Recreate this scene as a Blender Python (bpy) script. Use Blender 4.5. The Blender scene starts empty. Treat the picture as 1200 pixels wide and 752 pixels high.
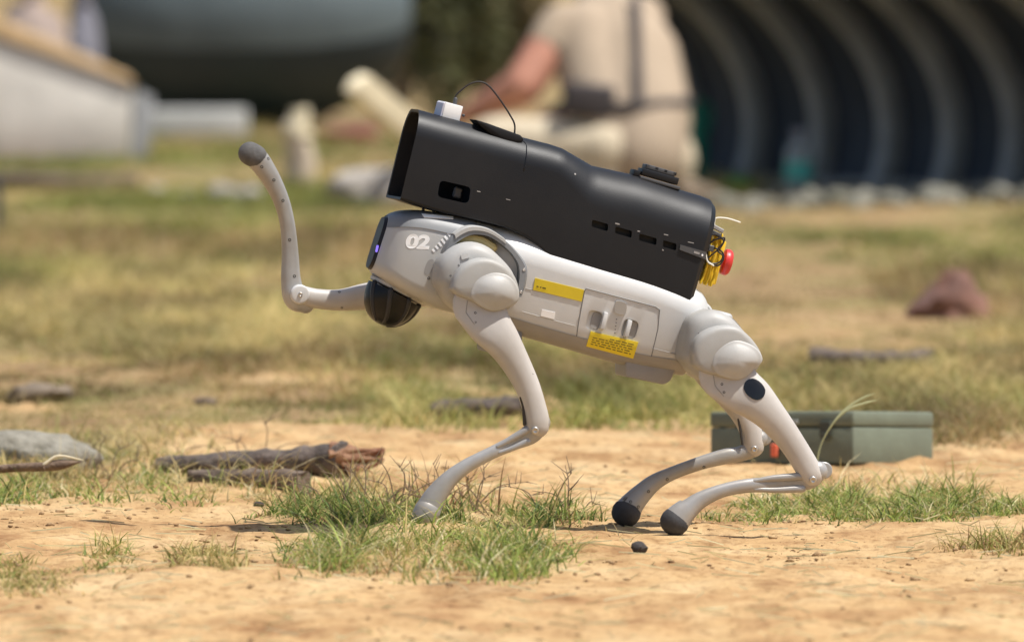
import bpy, bmesh, math, random
import numpy as np
from mathutils import Vector, Matrix, Euler, noise as mnoise
from mathutils.bvhtree import BVHTree

random.seed(7)
rng = np.random.default_rng(11)
S = bpy.context.scene
COL = S.collection
R = math.radians

# ------------------------------------------------------------------ camera
F = 12000.0                       # focal length in photograph pixels (1200 wide)
CAMH = 0.875                      # camera height in metres
PITCH = math.atan(456.0 / F)
cam = bpy.data.cameras.new('camera')
camo = bpy.data.objects.new('camera', cam)
COL.objects.link(camo)
camo.location = (0, 0, CAMH)
camo.rotation_euler = (math.pi / 2 - PITCH, 0, 0)
cam.sensor_width = 36.0
cam.lens = 36.0 * F / 1200.0
cam.clip_start = 0.5
cam.clip_end = 3000
cam.dof.use_dof = True
cam.dof.focus_distance = 14.93
cam.dof.aperture_fstop = (cam.lens / 1000.0) / 0.052
S.camera = camo
S.render.resolution_x, S.render.resolution_y = 1024, 641

# ------------------------------------------------------------------ light
TO_SUN = Vector((0.44, -0.17, 1.0)).normalized()
ELEV = math.asin(TO_SUN.z)
world = bpy.data.worlds.new('World')
S.world = world
world.use_nodes = True
wn = world.node_tree.nodes
wl = world.node_tree.links
wn.clear()
sky = wn.new('ShaderNodeTexSky')
sky.sky_type = 'NISHITA'
sky.sun_disc = False
sky.sun_elevation = ELEV
sky.sun_rotation = math.atan2(TO_SUN.x, TO_SUN.y)
sky.dust_density = 2.0
bg = wn.new('ShaderNodeBackground')
bg.inputs['Strength'].default_value = 0.10
wo = wn.new('ShaderNodeOutputWorld')
wl.new(sky.outputs[0], bg.inputs['Color'])
wl.new(bg.outputs[0], wo.inputs['Surface'])
sun = bpy.data.lights.new('sun', 'SUN')
sun.energy = 4.8
sun.angle = R(0.5)
sun.color = (1.0, 0.965, 0.91)
suno = bpy.data.objects.new('sun', sun)
COL.objects.link(suno)
suno.rotation_euler = TO_SUN.to_track_quat('Z', 'Y').to_euler()
S.view_settings.view_transform = 'Standard'
S.view_settings.look = 'None'
S.view_settings.exposure = 0.33
S.view_settings.gamma = 1.0
S.render.engine = 'CYCLES'
S.cycles.use_denoising = True
S.cycles.use_adaptive_sampling = True
S.cycles.adaptive_threshold = 0.02
S.cycles.max_bounces = 6
S.cycles.transparent_max_bounces = 6


# ------------------------------------------------------------------ pixel <-> world
def ray(px, py):
    x = (px - 600.0) / F
    y = (376.0 - py) / F
    cp, sp = math.cos(PITCH), math.sin(PITCH)
    return Vector((x, cp + y * sp, -sp + y * cp))


CAMP = Vector((0, 0, CAMH))


def at(px, py, Y):
    d = ray(px, py)
    return CAMP + d * (Y / d.y)


def ground(px, py):
    d = ray(px, py)
    return CAMP + d * (CAMH / -d.z)


def mpp(Y):                       # metres per photograph pixel at depth Y
    return Y / F


# ------------------------------------------------------------------ numpy noise
def _hash(ix, iy, seed):
    h = (ix * 374761393 + iy * 668265263 + seed * 982451653) & 0xFFFFFFFF
    h = ((h ^ (h >> 13)) * 1274126177) & 0xFFFFFFFF
    return ((h ^ (h >> 16)) & 0xFFFF) / 65535.0


def vnoise(x, y, seed=0):
    x = np.asarray(x, float); y = np.asarray(y, float)
    ix = np.floor(x).astype(np.int64); iy = np.floor(y).astype(np.int64)
    fx = x - ix; fy = y - iy
    fx = fx * fx * (3 - 2 * fx); fy = fy * fy * (3 - 2 * fy)
    a = _hash(ix, iy, seed); b = _hash(ix + 1, iy, seed)
    c = _hash(ix, iy + 1, seed); d = _hash(ix + 1, iy + 1, seed)
    return (a * (1 - fx) + b * fx) * (1 - fy) + (c * (1 - fx) + d * fx) * fy


def fbm(x, y, seed=0, oct=4):
    s = 0.0; amp = 0.5; tot = 0.0
    for o in range(oct):
        s = s + amp * vnoise(np.asarray(x) * 2 ** o, np.asarray(y) * 2 ** o, seed + o * 17)
        tot += amp; amp *= 0.5
    return s / tot


def sstep(a, b, x):
    t = np.clip((np.asarray(x, float) - a) / (b - a), 0, 1)
    return t * t * (3 - 2 * t)


# ------------------------------------------------------------------ materials
def mat(name, color, rough=0.6, metal=0.0, vary=0.0, scale=20.0, bump=0.0, bscale=80.0, spec=0.5,
        color2=None, detail=4.0, coat=0.0, emit=None, trans=0.0, alpha=None):
    m = bpy.data.materials.new(name)
    m.use_nodes = True
    n = m.node_tree.nodes; l = m.node_tree.links
    b = n['Principled BSDF']
    b.inputs['Base Color'].default_value = (*color, 1)
    b.inputs['Roughness'].default_value = rough
    b.inputs['Metallic'].default_value = metal
    b.inputs['Specular IOR Level'].default_value = spec
    b.inputs['Coat Weight'].default_value = coat
    if trans:
        b.inputs['Transmission Weight'].default_value = trans
    tc = n.new('ShaderNodeTexCoord')
    if vary > 0 or color2:
        t = n.new('ShaderNodeTexNoise')
        t.inputs['Scale'].default_value = scale
        t.inputs['Detail'].default_value = detail
        t.inputs['Roughness'].default_value = 0.6
        l.new(tc.outputs['Object'], t.inputs['Vector'])
        r = n.new('ShaderNodeValToRGB')
        r.color_ramp.elements[0].position = 0.35
        r.color_ramp.elements[1].position = 0.68
        c2 = color2 if color2 else tuple(c * (1 - vary) for c in color)
        r.color_ramp.elements[0].color = (*c2, 1)
        r.color_ramp.elements[1].color = (*color, 1)
        l.new(t.outputs['Fac'], r.inputs['Fac'])
        l.new(r.outputs['Color'], b.inputs['Base Color'])
        mr = n.new('ShaderNodeMapRange')
        mr.inputs['To Min'].default_value = min(1, rough + 0.12)
        mr.inputs['To Max'].default_value = max(0.05, rough - 0.06)
        l.new(t.outputs['Fac'], mr.inputs['Value'])
        l.new(mr.outputs['Result'], b.inputs['Roughness'])
    if bump > 0:
        t2 = n.new('ShaderNodeTexNoise')
        t2.inputs['Scale'].default_value = bscale
        t2.inputs['Detail'].default_value = 6
        l.new(tc.outputs['Object'], t2.inputs['Vector'])
        bp = n.new('ShaderNodeBump')
        bp.inputs['Strength'].default_value = bump
        bp.inputs['Distance'].default_value = 0.01
        l.new(t2.outputs['Fac'], bp.inputs['Height'])
        l.new(bp.outputs['Normal'], b.inputs['Normal'])
    if emit:
        b.inputs['Emission Color'].default_value = (*emit[0], 1)
        b.inputs['Emission Strength'].default_value = emit[1]
    return m


M = {}
M['shell'] = mat('shell_light_grey', (0.46, 0.457, 0.443), 0.38, 0.05, 0.10, 7, 0.02, 500, color2=(0.39, 0.38, 0.355))
M['shell_white'] = mat('shell_white', (0.60, 0.597, 0.585), 0.34, 0.0, 0.08, 6, 0.02, 500, color2=(0.51, 0.50, 0.475))
M['thigh'] = mat('thigh_cream', (0.52, 0.49, 0.455), 0.42, 0.0, 0.10, 9, 0.03, 400, color2=(0.42, 0.385, 0.345))
M['calf'] = mat('calf_silver', (0.41, 0.40, 0.385), 0.36, 0.3, 0.12, 12, 0.03, 400, color2=(0.31, 0.285, 0.25))
M['hip'] = mat('hip_grey', (0.40, 0.395, 0.38), 0.5, 0.0, 0.10, 9, 0.03, 400, color2=(0.33, 0.315, 0.285))
M['cap'] = mat('cap_grey', (0.46, 0.455, 0.44), 0.46, 0.0, 0.10, 10, 0.03, 400, color2=(0.385, 0.37, 0.34))
M['mid_grey'] = mat('mid_grey_plastic', (0.20, 0.205, 0.21), 0.45, 0, 0.12, 20)
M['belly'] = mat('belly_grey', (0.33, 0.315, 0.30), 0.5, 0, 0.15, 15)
M['dark_grey'] = mat('dark_grey_plastic', (0.07, 0.07, 0.072), 0.5, 0, 0.15, 30)
M['black'] = mat('black_housing', (0.0065, 0.0072, 0.0095), 0.46, 0, 0.18, 9, 0.05, 700, spec=0.33, color2=(0.0105, 0.0105, 0.0115))
M['gloss_black'] = mat('gloss_black', (0.009, 0.009, 0.010), 0.16, 0, 0.1, 30)
M['rubber'] = mat('rubber', (0.045, 0.044, 0.046), 0.75, 0, 0.3, 60, 0.1, 300)
M['rubber_grey'] = mat('rubber_dusty', (0.12, 0.115, 0.11), 0.8, 0, 0.3, 60, 0.1, 300)
M['steel'] = mat('screw_steel', (0.55, 0.52, 0.48), 0.35, 0.8)
M['screw_dark'] = mat('screw_dark', (0.05, 0.045, 0.04), 0.5, 0.4)
M['yellow'] = mat('yellow_label', (0.80, 0.62, 0.03), 0.5, 0, 0.06, 40)
M['yellow_box'] = mat('yellow_plastic', (0.78, 0.50, 0.02), 0.45, 0, 0.1, 40)
M['red'] = mat('red_plastic', (0.62, 0.035, 0.03), 0.35, 0, 0.1, 40)
M['print'] = mat('dark_print', (0.10, 0.08, 0.02), 0.6)
M['white_print'] = mat('white_print', (0.93, 0.93, 0.92), 0.5)
M['white_box'] = mat('white_plastic', (0.78, 0.77, 0.75), 0.45, 0, 0.06, 60)
M['face'] = mat('face_glass', (0.014, 0.011, 0.012), 0.42, 0, 0.1, 30, spec=0.3)
M['led'] = mat('violet_led', (0.15, 0.1, 0.5), 0.3, emit=((0.28, 0.2, 1.0), 0.8))
M['cable'] = mat('black_cable', (0.02, 0.016, 0.014), 0.5)
M['white_wire'] = mat('white_wire', (0.75, 0.72, 0.62), 0.5)


# ------------------------------------------------------------------ object helpers
def tag(o, label=None, cat=None, group=None, kind=None):
    if label: o['label'] = label
    if cat: o['category'] = cat
    if group: o['group'] = group
    if kind: o['kind'] = kind
    return o


def empty(name, loc=(0, 0, 0), rz=0.0):
    o = bpy.data.objects.new(name, None)
    o.empty_display_size = 0.1
    COL.objects.link(o)
    o.location = loc
    o.rotation_euler = (0, 0, rz)
    return o


def mesh_obj(name, verts, faces, m, parent=None, smooth=True, angle=35):
    me = bpy.data.meshes.new(name)
    me.from_pydata([tuple(v) for v in verts], [], faces)
    me.update()
    bm = bmesh.new(); bm.from_mesh(me)
    bmesh.ops.recalc_face_normals(bm, faces=bm.faces)
    bm.to_mesh(me); bm.free()
    return link_mesh(name, me, m, parent, smooth, angle)


def link_mesh(name, me, m, parent=None, smooth=True, angle=35):
    if m is not None:
        me.materials.clear()
        me.materials.append(m)
    if smooth and len(me.polygons):
        me.polygons.foreach_set('use_smooth', [True] * len(me.polygons))
        me.set_sharp_from_angle(angle=R(angle))
    me.name = name
    o = bpy.data.objects.new(name, me)
    COL.objects.link(o)
    if parent: o.parent = parent
    return o


def bm_obj(name, bm, m, parent=None, smooth=True, angle=35):
    me = bpy.data.meshes.new(name)
    bm.to_mesh(me); bm.free()
    return link_mesh(name, me, m, parent, smooth, angle)


def apply_mods(o):
    dg = bpy.context.evaluated_depsgraph_get()
    dg.update()
    me = bpy.data.meshes.new_from_object(o.evaluated_get(dg))
    o.modifiers.clear()
    old = o.data
    o.data = me
    if len(me.polygons):
        me.polygons.foreach_set('use_smooth', [True] * len(me.polygons))
    return me


def loft_rings(rings, closed_ring=True, cap0=True, cap1=True):
    n = len(rings[0])
    verts = [v for r in rings for v in r]
    faces = []
    for i in range(len(rings) - 1):
        for j in range(n if closed_ring else n - 1):
            a = i * n + j; b = i * n + (j + 1) % n
            faces.append((a, b, b + n, a + n))
    if cap0: faces.append(tuple(range(n - 1, -1, -1)))
    if cap1: faces.append(tuple((len(rings) - 1) * n + k for k in range(n)))
    return verts, faces


def catmull(pts, k):
    """pts: list of numpy arrays; k subdivisions per span"""
    P = [np.array(p, float) for p in pts]
    if len(P) < 3: 
        out = []
        for i in range(len(P) - 1):
            for s in range(k): out.append(P[i] + (P[i + 1] - P[i]) * s / k)
        return out + [P[-1]]
    P = [2 * P[0] - P[1]] + P + [2 * P[-1] - P[-2]]
    out = []
    for i in range(1, len(P) - 2):
        p0, p1, p2, p3 = P[i - 1:i + 3]
        for s in range(k):
            t = s / k
            out.append(0.5 * ((2 * p1) + (-p0 + p2) * t + (2 * p0 - 5 * p1 + 4 * p2 - p3) * t * t + (-p0 + 3 * p1 - 3 * p2 + p3) * t ** 3))
    out.append(P[-2])
    return out


def tube_geo(path, n=14, k=5, ref=Vector((0, 1, 0)), lat=1.0, caps=(True, True), capn=4, expo=2.0, flatcap=False, capsq=1.0):
    """path: [(Vector, r)], cross-section ellipse: r in the plane perpendicular to ref, r*lat along ref"""
    pts = catmull([np.array([*q[0], q[1], q[2] if len(q) > 2 else lat]) for q in path], k)
    P = [Vector(q[:3]) for q in pts]; rr = [max(1e-5, q[3]) for q in pts]; la = [q[4] for q in pts]
    seq = []
    N = len(P)
    T = []
    for i in range(N):
        t = (P[min(i + 1, N - 1)] - P[max(i - 1, 0)])
        if t.length < 1e-9: t = Vector((0, 0, 1))
        T.append(t.normalized())
    if caps[0] and not flatcap:
        for c in range(capn, 0, -1):
            a = c / (capn + 0.25) * math.pi / 2
            seq.append((P[0] - T[0] * rr[0] * capsq * math.sin(a), rr[0] * math.cos(a), T[0], la[0]))
    for i in range(N): seq.append((P[i], rr[i], T[i], la[i]))
    if caps[1] and not flatcap:
        for c in range(1, capn + 1):
            a = c / (capn + 0.25) * math.pi / 2
            seq.append((P[-1] + T[-1] * rr[-1] * capsq * math.sin(a), rr[-1] * math.cos(a), T[-1], la[-1]))
    rings = []
    for p, r, t, lt in seq:
        e2 = ref - t * ref.dot(t)
        if e2.length < 1e-4: e2 = t.orthogonal()
        e2.normalize()
        e1 = t.cross(e2)
        ring = []
        for j in range(n):
            a = 2 * math.pi * j / n
            c, s = math.cos(a), math.sin(a)
            if expo != 2.0:
                c = math.copysign(abs(c) ** (2 / expo), c); s = math.copysign(abs(s) ** (2 / expo), s)
            ring.append(p + e1 * (r * c) + e2 * (r * lt * s))
        rings.append(ring)
    return loft_rings(rings)


def join_geo(geos):
    V = []; Fc = []
    for v, f in geos:
        o = len(V); V += list(v); Fc += [tuple(i + o for i in q) for q in f]
    return V, Fc


def box_geo(c, sx, sy, sz, rot=None):
    v = [Vector((x * sx / 2, y * sy / 2, z * sz / 2)) for x in (-1, 1) for y in (-1, 1) for z in (-1, 1)]
    if rot is not None: v = [rot @ q for q in v]
    v = [q + Vector(c) for q in v]
    f = [(0, 1, 3, 2), (4, 6, 7, 5), (0, 4, 5, 1), (2, 3, 7, 6), (0, 2, 6, 4), (1, 5, 7, 3)]
    return v, f


def prism_geo(poly, off):
    """poly: list of Vectors (planar, convex-ish), extruded by vector off"""
    n = len(poly)
    v = list(poly) + [p + off for p in poly]
    f = [tuple(range(n)), tuple(range(2 * n - 1, n - 1, -1))]
    for i in range(n):
        j = (i + 1) % n
        f.append((i, i + n, j + n, j))
    return v, f


def bevel_obj(name, geo, m, parent=None, w=0.003, seg=2, angle=30):
    bm = bmesh.new()
    vs = [bm.verts.new(v) for v in geo[0]]
    for f in geo[1]:
        try: bm.faces.new([vs[i] for i in f])
        except ValueError: pass
    bmesh.ops.recalc_face_normals(bm, faces=bm.faces)
    ed = [e for e in bm.edges if len(e.link_faces) == 2 and e.calc_face_angle() > R(angle)]
    bmesh.ops.bevel(bm, geom=ed, offset=w, segments=seg, affect='EDGES', profile=0.5, clamp_overlap=True)
    return bm_obj(name, bm, m, parent)


# ------------------------------------------------------------------ terrain
def H(x, y):
    """terrain height"""
    x = np.asarray(x, float); y = np.asarray(y, float)
    near = 1 - sstep(20, 30, y)
    h = (fbm(x * 2.2, y * 1.3, 3, 4) - 0.5) * 0.030 * near
    h = h + (fbm(x * 9, y * 7, 9, 4) - 0.5) * 0.018 * near
    h = h + (fbm(x * 28, y * 22, 21, 3) - 0.5) * (0.006 + 0.010 * sstep(0.4, 0.7, fbm(x * 3, y * 2, 41, 2))) * near
    h = h + (fbm(x * 0.5, y * 0.4, 5, 3) - 0.5) * 0.10 * (1 - near)
    # flat spots below the feet that carry the robot
    for cx, cy, rad, hh in ((FEET[0][0], FEET[0][1], 0.13, FEET[0][2]), (FEET[1][0], FEET[1][1], 0.10, FEET[1][2]),
                            (FEET[2][0], FEET[2][1], 0.10, FEET[2][2])):
        d = np.sqrt((x - cx) ** 2 + (y - cy) ** 2)
        k = 1 - sstep(rad * 0.25, rad, d)
        h = h * (1 - k) + (hh + (fbm(x * 28, y * 22, 21, 3) - 0.5) * 0.004) * k
    return h


# robot frame: local x = rearwards (image right), y = away from the camera, z = up
YAW = R(10)
RO = Vector((0.055, 15.0, 0.0))
RROT = Matrix.Rotation(YAW, 3, 'Z')
RINV = RROT.inverted()
EY = RROT @ Vector((0, 1, 0))


def L(px, py, w=0.0):
    """robot-local point that lies at lateral offset w (metres, negative is the near side)"""
    d = ray(px, py)
    t = (w - (CAMP - RO).dot(EY)) / d.dot(EY)
    return RINV @ (CAMP + d * t - RO)


PX = 1 / 800.0
_f0 = RROT @ L(496, 612, -0.14) + RO
_f1 = RROT @ L(787, 627, -0.14) + RO
_f2 = RROT @ L(732, 617.5, 0.12) + RO
FEET = [tuple(_f0), tuple(_f1), tuple(_f2)]


def Hs(x, y): return float(H(np.array([x]), np.array([y]))[0])


def on_ground(px, py):
    p = ground(px, py)
    return Vector((p.x, p.y, Hs(p.x, p.y)))


# grass cover amount (0 bare dirt .. 1 grass) in photograph pixels, used for ground colour and for planting
def to_px(x, y):
    px = 600 + x * F / y
    py = -80 + CAMH * F / y
    return px, py


def cover(x, y):
    px, py = to_px(x, y)
    wob = (fbm(x * 3, y * 1.2, 31, 3) - 0.5) * 2
    edge = 494 + 10 * wob + 70 * (1 - sstep(90, 260, px)) + 14 * sstep(850, 1000, px)
    c = 1 - sstep(edge - 8, edge + 14, py)
    # bare sandy patches inside the field
    bare = sstep(0.57, 0.66, fbm(x * 2.2, y * 0.9, 33, 4)) * sstep(330, 440, py)
    return c * (1 - 0.85 * bare)


# ------------------------------------------------------------------ ground sheet
def build_ground():
    ys = np.concatenate([np.linspace(2, 11.4, 12, endpoint=False), np.arange(11.4, 19.2, 0.0125),
                         np.geomspace(19.25, 60, 120), np.geomspace(64, 1500, 16)])
    xs = np.concatenate([-np.geomspace(900, 1.35, 14), np.arange(-1.25, 1.2501, 0.0125), np.geomspace(1.35, 900, 14)])
    X, Y = np.meshgrid(xs, ys)
    Z = H(X, Y)
    Z[Y > 70] = 0
    nx, ny = len(xs), len(ys)
    V = np.stack([X, Y, Z], -1).reshape(-1, 3)
    i = np.arange(ny - 1)[:, None] * nx + np.arange(nx - 1)[None, :]
    Q = np.stack([i, i + 1, i + nx + 1, i + nx], -1).reshape(-1, 4)
    me = bpy.data.meshes.new('ground')
    me.vertices.add(len(V)); me.vertices.foreach_set('co', V.ravel())
    me.loops.add(Q.size); me.loops.foreach_set('vertex_index', Q.ravel())
    me.polygons.add(len(Q)); me.polygons.foreach_set('loop_start', np.arange(len(Q)) * 4)
    me.update(calc_edges=True)
    at_ = me.attributes.new('cover', 'FLOAT', 'POINT')
    at_.data.foreach_set('value', cover(V[:, 0], np.maximum(V[:, 1], 3)).astype(np.float32))
    m = bpy.data.materials.new('ground_sand')
    m.use_nodes = True
    n = m.node_tree.nodes; l = m.node_tree.links
    b = n['Principled BSDF']
    b.inputs['Roughness'].default_value = 0.95
    b.inputs['Specular IOR Level'].default_value = 0.15
    geo = n.new('ShaderNodeNewGeometry')

    def nz(scale, det=6, sc=(1, 1, 1), rough=0.6):
        mp = n.new('ShaderNodeMapping'); mp.inputs['Scale'].default_value = sc
        l.new(geo.outputs['Position'], mp.inputs['Vector'])
        t = n.new('ShaderNodeTexNoise'); t.inputs['Scale'].default_value = scale
        t.inputs['Detail'].default_value = det; t.inputs['Roughness'].default_value = rough
        l.new(mp.outputs[0], t.inputs['Vector'])
        return t.outputs['Fac']

    def ramp(fac, stops):
        r = n.new('ShaderNodeValToRGB')
        e = r.color_ramp.elements
        e[0].position, e[0].color = stops[0][0], (*stops[0][1], 1)
        e[1].position, e[1].color = stops[-1][0], (*stops[-1][1], 1)
        for p, c in stops[1:-1]:
            q = e.new(p); q.color = (*c, 1)
        l.new(fac, r.inputs['Fac'])
        return r.outputs['Color']

    def mix(fac, a, bb, mode='MIX'):
        x = n.new('ShaderNodeMix'); x.data_type = 'RGBA'; x.blend_type = mode
        if isinstance(fac, float): x.inputs[0].default_value = fac
        else: l.new(fac, x.inputs[0])
        l.new(a, x.inputs[6]); l.new(bb, x.inputs[7])
        return x.outputs[2]

    sand = ramp(nz(5.0, 8, (1, 0.55, 1)), [(0.33, (0.34, 0.19, 0.085)), (0.49, (0.51, 0.335, 0.16)), (0.68, (0.60, 0.435, 0.235))])
    fine = ramp(nz(60, 6, (1, 0.5, 1)), [(0.32, (0.50, 0.42, 0.36)), (0.5, (0.95, 0.95, 0.95)), (0.7, (1.0, 1.0, 1.0))])
    sand = mix(0.75, sand, fine, 'MULTIPLY')
    streak = ramp(nz(9, 6, (1, 0.16, 1)), [(0.30, (0.52, 0.42, 0.36)), (0.46, (0.95, 0.93, 0.92)), (0.7, (1.0, 1.0, 1.0))])
    sand = mix(0.8, sand, streak, 'MULTIPLY')
    soil = ramp(nz(2.3, 6, (1, 0.35, 1)), [(0.30, (0.15, 0.09, 0.045)), (0.45, (0.30, 0.20, 0.10)), (0.58, (0.24, 0.19, 0.08)), (0.72, (0.15, 0.155, 0.045))])
    a = n.new('ShaderNodeAttribute'); a.attribute_name = 'cover'
    l.new(mix(a.outputs['Fac'], sand, soil), b.inputs['Base Color'])
    bp = n.new('ShaderNodeBump'); bp.inputs['Strength'].default_value = 0.7; bp.inputs['Distance'].default_value = 0.006
    l.new(nz(140, 6), bp.inputs['Height'])
    l.new(bp.outputs['Normal'], b.inputs['Normal'])
    o = link_mesh('ground', me, m, None, True, 180)
    tag(o, kind='structure')


build_ground()


# ------------------------------------------------------------------ grass
def grass_mat(name, transl=0.35, rough=0.6):
    m = bpy.data.materials.new(name)
    m.use_nodes = True
    n = m.node_tree.nodes; l = m.node_tree.links
    b = n['Principled BSDF']; out = n['Material Output']
    a = n.new('ShaderNodeAttribute'); a.attribute_name = 'tint'
    l.new(a.outputs['Color'], b.inputs['Base Color'])
    b.inputs['Roughness'].default_value = rough
    b.inputs['Specular IOR Level'].default_value = 0.3
    t = n.new('ShaderNodeBsdfTranslucent')
    l.new(a.outputs['Color'], t.inputs['Color'])
    mx = n.new('ShaderNodeMixShader'); mx.inputs[0].default_value = transl
    l.new(b.outputs[0], mx.inputs[1]); l.new(t.outputs[0], mx.inputs[2])
    l.new(mx.outputs[0], out.inputs['Surface'])
    return m


M['grass'] = grass_mat('grass_blades')


def blades(name, x, y, h, w, lean, col, seg=3, z0=None, az=None, label=None, sink=0.004):
    N = len(x)
    z = (H(x, y) if z0 is None else z0) - sink
    az = rng.uniform(0, 2 * np.pi, N) if az is None else az
    dx, dy = np.cos(az), np.sin(az)
    sa = rng.normal(0, 0.7, N)
    sx, sy = np.cos(sa), np.sin(sa)
    rows = []
    for k in range(seg + 1):
        t = k / seg
        off = lean * h * t ** 1.8
        zz = z + h * t * (1 - 0.30 * lean * t)
        cx = x + dx * off; cy = y + dy * off
        ww = w * (1 - t ** 1.7) * 0.5
        if k < seg:
            rows.append(np.stack([cx - sx * ww, cy - sy * ww, zz], -1))
            rows.append(np.stack([cx + sx * ww, cy + sy * ww, zz], -1))
        else:
            rows.append(np.stack([cx, cy, zz], -1))
    nv = 2 * seg + 1
    V = np.stack(rows, 1).reshape(-1, 3)
    base = np.arange(N)[:, None] * nv
    tr = []
    for k in range(seg):
        a, b = 2 * k, 2 * k + 1
        if k < seg - 1:
            tr += [(a, b, b + 2), (a, b + 2, a + 2)]
        else:
            tr += [(a, b, b + 1)]
    T = np.array(tr)
    Fc = (base[:, None, :] + T[None]).reshape(-1, 3)
    me = bpy.data.meshes.new(name)
    me.vertices.add(len(V)); me.vertices.foreach_set('co', V.ravel())
    me.loops.add(Fc.size); me.loops.foreach_set('vertex_index', Fc.ravel())
    me.polygons.add(len(Fc)); me.polygons.foreach_set('loop_start', np.arange(len(Fc)) * 3)
    me.update(calc_edges=True)
    c = np.repeat(np.clip(col, 0.005, 1), nv, axis=0)
    # every blade is a little paler and drier at its tip
    tt = np.tile(np.array([k / seg for k in range(seg) for _ in (0, 1)] + [1.0]), N)[:, None]
    c = c * (1 + 0.0 * tt) + np.array([[0.07, 0.055, 0.02]]) * tt ** 2
    A = me.attributes.new('tint', 'FLOAT_COLOR', 'POINT')
    A.data.foreach_set('color', np.concatenate([c, np.ones((len(c), 1))], 1).astype(np.float32).ravel())
    o = link_mesh(name, me, M['grass'], None, False)
    tag(o, label, 'grass', kind='stuff')
    return o


STRAW = np.array([0.47, 0.37, 0.155]); OLIVE = np.array([0.18, 0.19, 0.045]); GREEN = np.array([0.16, 0.215, 0.045])
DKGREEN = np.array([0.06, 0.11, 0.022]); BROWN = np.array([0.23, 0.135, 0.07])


def mixc(a, b, t): return a[None] * (1 - t[:, None]) + b[None] * t[:, None]


def field():
    N = 300000
    # even in picture rows, so that near and far rows are equally dense on screen
    py = rng.uniform(150, 575, N)
    py = np.where(rng.random(N) < 0.35, rng.uniform(380, 575, N), py)
    y = CAMH * F / (py + 80)
    x = rng.uniform(-1, 1, N) * (0.056 * y + 0.25)
    c = cover(x, y)
    clump = fbm(x * 1.6, y * 0.55, 51, 4)
    fine = fbm(x * 11, y * 4, 61, 3)
    keep = rng.random(N) < c * np.clip(0.50 + 3.2 * (fine - 0.45) + 2.0 * (clump - 0.45), 0.34, 1)
    x, y, clump, fine, py = x[keep], y[keep], clump[keep], fine[keep], py[keep]
    n = len(x)
    g = fbm(x * 1.1, y * 0.35, 71, 4)
    far = 1 - sstep(250, 330, py)
    tg = sstep(0.46, 0.64, g + 0.10 * far + rng.normal(0, 0.07, n))
    col = mixc(STRAW, OLIVE, tg)
    tb = sstep(0.48, 0.62, fbm(x * 1.3, y * 0.5, 81, 3) + rng.normal(0, 0.05, n))
    col = col * (1 - 0.7 * tb[:, None]) + BROWN[None] * (0.7 * tb[:, None])
    col = col * (0.62 + 0.9 * sstep(.3, .7, fbm(x * 5.5, y * 1.6, 91, 3)))[:, None]
    tgreen = (rng.random(n) < 0.12 + 0.25 * far * (g > 0.5)).astype(float) * 0.8
    col = col * (1 - tgreen[:, None]) + GREEN[None] * tgreen[:, None]
    col *= rng.uniform(0.62, 1.12, n)[:, None]
    h = rng.uniform(0.014, 0.050, n) * (0.4 + 1.5 * sstep(.35, .65, clump)) * (1 + 0.012 * (y - 18))
    w = rng.uniform(0.0018, 0.0042, n) * (y / 16)
    blades('field_grass', x, y, h, w, rng.uniform(0.5, 2.4, n), col, 2, label='dry mown field grass in olive and straw patches behind the dirt track')


field()


def patch(n, x0, x1, y0, y1, seed=0, thr=0.45, fx=16, fy=6):
    """n random roots in a picture-space patch of ground, thinned into clumps"""
    px = rng.uniform(x0, x1, n); py = rng.uniform(y0, y1, n)
    y = CAMH * F / (py + 80); x = (px - 600) / F * y
    # soft rounded border
    u = np.abs((px - (x0 + x1) / 2) / ((x1 - x0) / 2)); v = np.abs((py - (y0 + y1) / 2) / ((y1 - y0) / 2))
    e = 1 - sstep(0.45, 1.02, np.sqrt(u ** 2 * 0.8 + v ** 2 * 0.8) + 0.5 * (fbm(x * 9, y * 3, seed + 9, 3) - 0.5))
    k = rng.random(n) < e * sstep(thr - 0.10, thr + 0.12, fbm(x * fx, y * fy, seed, 3))
    return x[k], y[k], e[k]


def tuft_group(name, label, specs):
    X = []; Y = []; Hh = []; W = []; Ln = []; C = []
    for (n, x0, x1, y0, y1, h0, h1, cols, seed, thr) in specs:
        x, y, e = patch(n, x0, x1, y0, y1, seed, thr)
        m = len(x)
        mixr = rng.random(m)
        ca = np.array([c for c, p in cols]); pr = np.array([p for c, p in cols]); pr = pr / pr.sum()
        idx = np.searchsorted(np.cumsum(pr), mixr).clip(0, len(cols) - 1)
        X.append(x); Y.append(y)
        Hh.append(0.9 * rng.uniform(h0 * .5, h1 * 1.15, m) * (0.3 + 1.2 * sstep(.3, .7, fbm(x * 14, y * 8, seed + 3, 2))) * (0.45 + 0.55 * e))
        W.append(rng.uniform(0.0014, 0.0034, m)); Ln.append(rng.uniform(0.3, 2.6, m))
        C.append(ca[idx] * rng.uniform(0.7, 1.35, m)[:, None])
    blades(name, np.concatenate(X), np.concatenate(Y), np.concatenate(Hh), np.concatenate(W), np.concatenate(Ln), np.concatenate(C), 3, label=label)


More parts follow.
